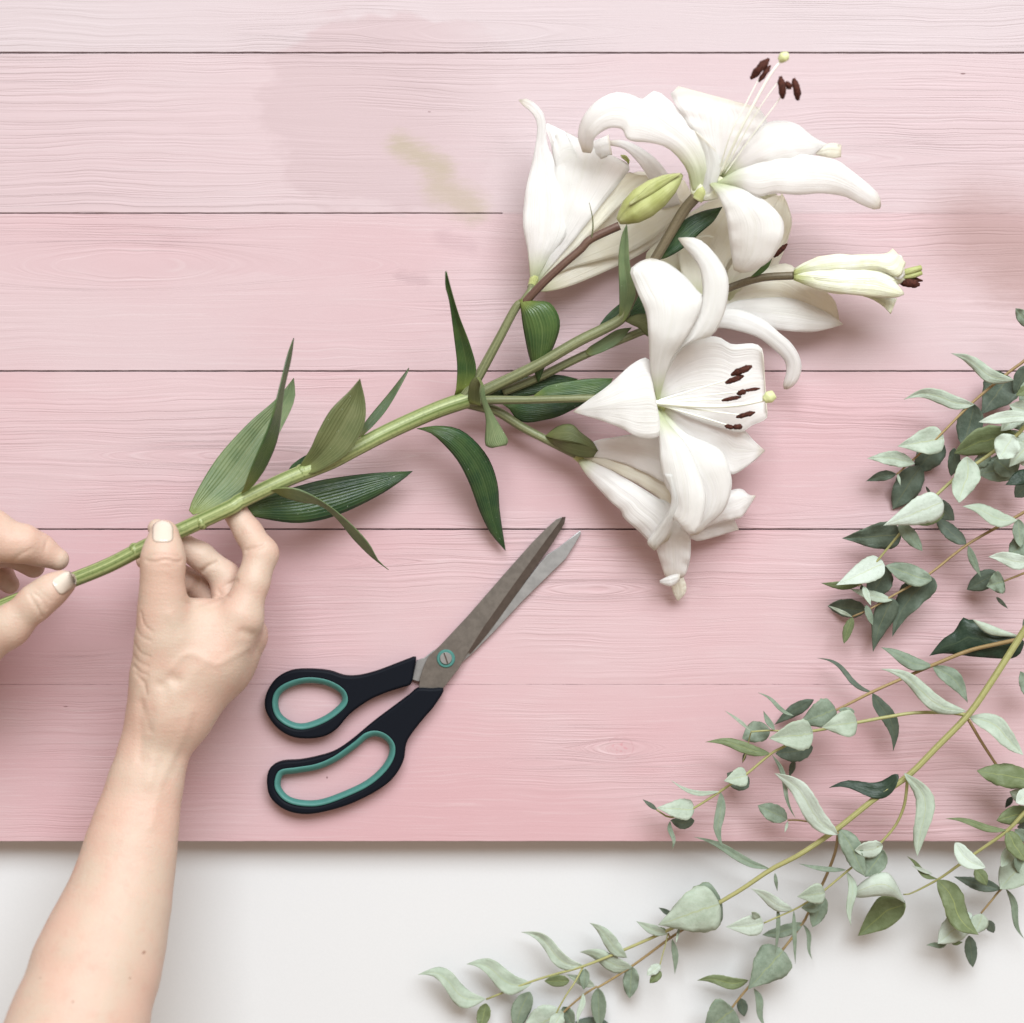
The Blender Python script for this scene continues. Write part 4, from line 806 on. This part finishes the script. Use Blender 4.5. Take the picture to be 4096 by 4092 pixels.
E1.leaves('N', [(1100,800,640,950,420,'m','h',0,0,{'z':4,'dz':0}),(1085,830,528,1022,430,'p','h',.0,0,{'z':13,'dz':2}),(1545,512,852,222,78,'m','l',-.0,.03),(660,935,532,864,48,'d','l'),(612,1105,328,988,92,'p','l',.04),(600,1065,455,1062,44,'o','l'),
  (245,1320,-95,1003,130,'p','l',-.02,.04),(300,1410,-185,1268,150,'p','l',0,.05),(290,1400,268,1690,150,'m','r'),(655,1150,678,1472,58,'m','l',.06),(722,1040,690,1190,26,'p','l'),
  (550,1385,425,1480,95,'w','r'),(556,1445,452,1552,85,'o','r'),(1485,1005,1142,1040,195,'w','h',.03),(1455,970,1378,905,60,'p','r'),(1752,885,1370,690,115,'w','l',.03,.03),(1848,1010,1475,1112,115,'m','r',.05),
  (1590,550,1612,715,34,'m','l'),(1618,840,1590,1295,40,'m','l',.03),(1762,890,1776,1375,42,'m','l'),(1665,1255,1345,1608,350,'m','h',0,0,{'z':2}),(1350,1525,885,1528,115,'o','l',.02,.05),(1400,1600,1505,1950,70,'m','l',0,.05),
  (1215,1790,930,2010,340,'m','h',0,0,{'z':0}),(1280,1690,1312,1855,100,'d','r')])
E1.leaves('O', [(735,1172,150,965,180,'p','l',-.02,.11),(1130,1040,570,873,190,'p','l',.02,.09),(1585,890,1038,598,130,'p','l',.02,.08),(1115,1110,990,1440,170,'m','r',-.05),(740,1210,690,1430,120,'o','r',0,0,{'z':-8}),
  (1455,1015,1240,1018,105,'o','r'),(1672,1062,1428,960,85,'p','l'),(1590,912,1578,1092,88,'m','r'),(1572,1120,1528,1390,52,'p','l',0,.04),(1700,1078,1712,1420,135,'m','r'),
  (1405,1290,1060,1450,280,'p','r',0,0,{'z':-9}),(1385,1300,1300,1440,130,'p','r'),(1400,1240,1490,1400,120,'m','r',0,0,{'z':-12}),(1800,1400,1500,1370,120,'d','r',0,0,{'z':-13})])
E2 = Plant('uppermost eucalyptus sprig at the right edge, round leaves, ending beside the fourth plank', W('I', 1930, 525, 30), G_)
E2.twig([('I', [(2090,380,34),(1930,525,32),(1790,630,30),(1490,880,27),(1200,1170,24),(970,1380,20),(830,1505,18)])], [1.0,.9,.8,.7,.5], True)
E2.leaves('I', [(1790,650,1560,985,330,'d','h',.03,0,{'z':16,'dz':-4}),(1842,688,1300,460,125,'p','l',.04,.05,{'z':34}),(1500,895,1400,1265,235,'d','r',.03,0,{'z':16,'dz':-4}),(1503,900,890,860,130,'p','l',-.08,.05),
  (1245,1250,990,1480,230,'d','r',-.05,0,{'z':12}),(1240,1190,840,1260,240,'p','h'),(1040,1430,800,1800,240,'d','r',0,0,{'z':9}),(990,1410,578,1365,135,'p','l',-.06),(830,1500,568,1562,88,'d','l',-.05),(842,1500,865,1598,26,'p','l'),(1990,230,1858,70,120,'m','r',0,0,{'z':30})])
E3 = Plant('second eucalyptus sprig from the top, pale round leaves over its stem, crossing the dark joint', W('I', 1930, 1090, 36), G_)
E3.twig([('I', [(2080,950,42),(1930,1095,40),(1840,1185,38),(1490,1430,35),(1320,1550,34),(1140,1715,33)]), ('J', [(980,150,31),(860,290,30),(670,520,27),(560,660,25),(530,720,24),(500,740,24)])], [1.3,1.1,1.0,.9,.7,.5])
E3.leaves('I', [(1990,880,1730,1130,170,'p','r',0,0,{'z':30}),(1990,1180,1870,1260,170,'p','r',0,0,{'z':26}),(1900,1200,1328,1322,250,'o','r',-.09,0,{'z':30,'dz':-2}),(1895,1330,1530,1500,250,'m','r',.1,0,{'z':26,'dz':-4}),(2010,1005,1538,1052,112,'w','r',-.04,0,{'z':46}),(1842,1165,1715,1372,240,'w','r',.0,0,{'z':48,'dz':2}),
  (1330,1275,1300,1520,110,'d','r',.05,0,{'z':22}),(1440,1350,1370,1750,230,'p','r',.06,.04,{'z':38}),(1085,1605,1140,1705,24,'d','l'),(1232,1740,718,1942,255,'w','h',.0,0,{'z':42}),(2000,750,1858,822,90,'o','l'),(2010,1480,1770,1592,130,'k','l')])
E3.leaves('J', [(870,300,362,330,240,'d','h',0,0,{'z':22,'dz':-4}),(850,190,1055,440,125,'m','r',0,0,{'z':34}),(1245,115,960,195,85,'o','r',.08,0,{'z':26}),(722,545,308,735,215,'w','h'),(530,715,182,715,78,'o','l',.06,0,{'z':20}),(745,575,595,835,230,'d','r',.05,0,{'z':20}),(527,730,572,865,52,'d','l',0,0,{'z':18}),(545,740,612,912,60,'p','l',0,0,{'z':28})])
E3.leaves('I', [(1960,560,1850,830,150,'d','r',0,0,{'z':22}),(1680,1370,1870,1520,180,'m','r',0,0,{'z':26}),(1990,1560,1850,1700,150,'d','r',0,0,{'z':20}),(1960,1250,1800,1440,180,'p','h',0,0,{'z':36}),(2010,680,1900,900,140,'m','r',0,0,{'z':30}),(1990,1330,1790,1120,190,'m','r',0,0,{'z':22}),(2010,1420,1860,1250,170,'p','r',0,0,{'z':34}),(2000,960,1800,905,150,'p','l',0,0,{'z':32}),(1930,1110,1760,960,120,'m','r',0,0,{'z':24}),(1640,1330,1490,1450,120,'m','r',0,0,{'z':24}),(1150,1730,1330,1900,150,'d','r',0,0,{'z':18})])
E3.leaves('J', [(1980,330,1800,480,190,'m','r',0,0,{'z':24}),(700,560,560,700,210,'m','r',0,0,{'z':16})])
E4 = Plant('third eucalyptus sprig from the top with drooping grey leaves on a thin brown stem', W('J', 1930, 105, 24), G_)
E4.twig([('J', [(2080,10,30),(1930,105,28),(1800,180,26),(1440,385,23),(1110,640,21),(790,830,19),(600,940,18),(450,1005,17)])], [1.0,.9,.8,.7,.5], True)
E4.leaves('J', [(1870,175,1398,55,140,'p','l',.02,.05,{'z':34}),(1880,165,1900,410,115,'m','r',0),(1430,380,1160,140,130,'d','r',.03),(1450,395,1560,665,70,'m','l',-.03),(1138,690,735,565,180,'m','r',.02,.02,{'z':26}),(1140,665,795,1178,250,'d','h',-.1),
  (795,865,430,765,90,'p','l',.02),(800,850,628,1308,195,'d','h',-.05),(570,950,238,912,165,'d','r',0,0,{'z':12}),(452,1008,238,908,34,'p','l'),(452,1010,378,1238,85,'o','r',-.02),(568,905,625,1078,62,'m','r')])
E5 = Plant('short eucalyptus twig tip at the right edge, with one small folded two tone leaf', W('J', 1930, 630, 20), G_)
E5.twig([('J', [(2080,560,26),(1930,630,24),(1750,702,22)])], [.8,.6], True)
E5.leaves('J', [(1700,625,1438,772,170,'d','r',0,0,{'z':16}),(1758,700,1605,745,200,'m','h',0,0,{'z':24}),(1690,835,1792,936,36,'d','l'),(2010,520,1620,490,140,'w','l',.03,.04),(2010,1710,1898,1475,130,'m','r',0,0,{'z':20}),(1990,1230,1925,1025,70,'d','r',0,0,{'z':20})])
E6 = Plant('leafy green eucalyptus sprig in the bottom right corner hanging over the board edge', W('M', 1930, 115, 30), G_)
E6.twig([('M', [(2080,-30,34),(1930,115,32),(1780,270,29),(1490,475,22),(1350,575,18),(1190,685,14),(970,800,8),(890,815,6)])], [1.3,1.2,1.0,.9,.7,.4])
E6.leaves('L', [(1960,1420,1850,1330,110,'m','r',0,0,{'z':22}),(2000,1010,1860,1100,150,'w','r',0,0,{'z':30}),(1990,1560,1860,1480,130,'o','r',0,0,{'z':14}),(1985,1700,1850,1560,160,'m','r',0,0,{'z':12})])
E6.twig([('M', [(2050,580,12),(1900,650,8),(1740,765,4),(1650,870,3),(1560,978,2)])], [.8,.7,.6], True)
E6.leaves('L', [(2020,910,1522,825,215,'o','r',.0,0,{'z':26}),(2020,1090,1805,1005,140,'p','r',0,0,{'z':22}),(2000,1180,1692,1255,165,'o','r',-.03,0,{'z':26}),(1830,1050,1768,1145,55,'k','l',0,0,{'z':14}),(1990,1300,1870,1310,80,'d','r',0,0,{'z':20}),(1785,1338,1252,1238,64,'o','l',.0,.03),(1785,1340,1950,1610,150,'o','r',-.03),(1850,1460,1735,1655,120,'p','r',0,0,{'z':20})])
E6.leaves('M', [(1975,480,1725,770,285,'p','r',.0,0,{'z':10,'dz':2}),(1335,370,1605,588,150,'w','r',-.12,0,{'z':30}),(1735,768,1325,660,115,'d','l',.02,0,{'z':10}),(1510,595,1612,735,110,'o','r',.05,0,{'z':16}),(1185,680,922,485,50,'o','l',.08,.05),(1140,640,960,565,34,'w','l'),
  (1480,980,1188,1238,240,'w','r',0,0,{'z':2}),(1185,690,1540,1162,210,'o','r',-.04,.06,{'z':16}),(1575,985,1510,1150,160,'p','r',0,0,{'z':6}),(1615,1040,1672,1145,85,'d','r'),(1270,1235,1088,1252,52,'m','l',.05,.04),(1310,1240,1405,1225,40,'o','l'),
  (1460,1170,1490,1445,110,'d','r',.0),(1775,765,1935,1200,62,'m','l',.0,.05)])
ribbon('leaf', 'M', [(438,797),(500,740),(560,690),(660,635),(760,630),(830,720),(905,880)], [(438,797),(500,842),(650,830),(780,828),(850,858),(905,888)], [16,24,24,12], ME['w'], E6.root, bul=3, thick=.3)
ribbon('leaf', 'M', [(905,872),(820,840),(690,835),(600,950),(540,1070),(500,1172)], [(912,920),(880,1005),(760,1105),(640,1142),(570,1160),(500,1172)], [12,4,0,-2], ME['o'], E6.root, bul=-2, thick=.3)
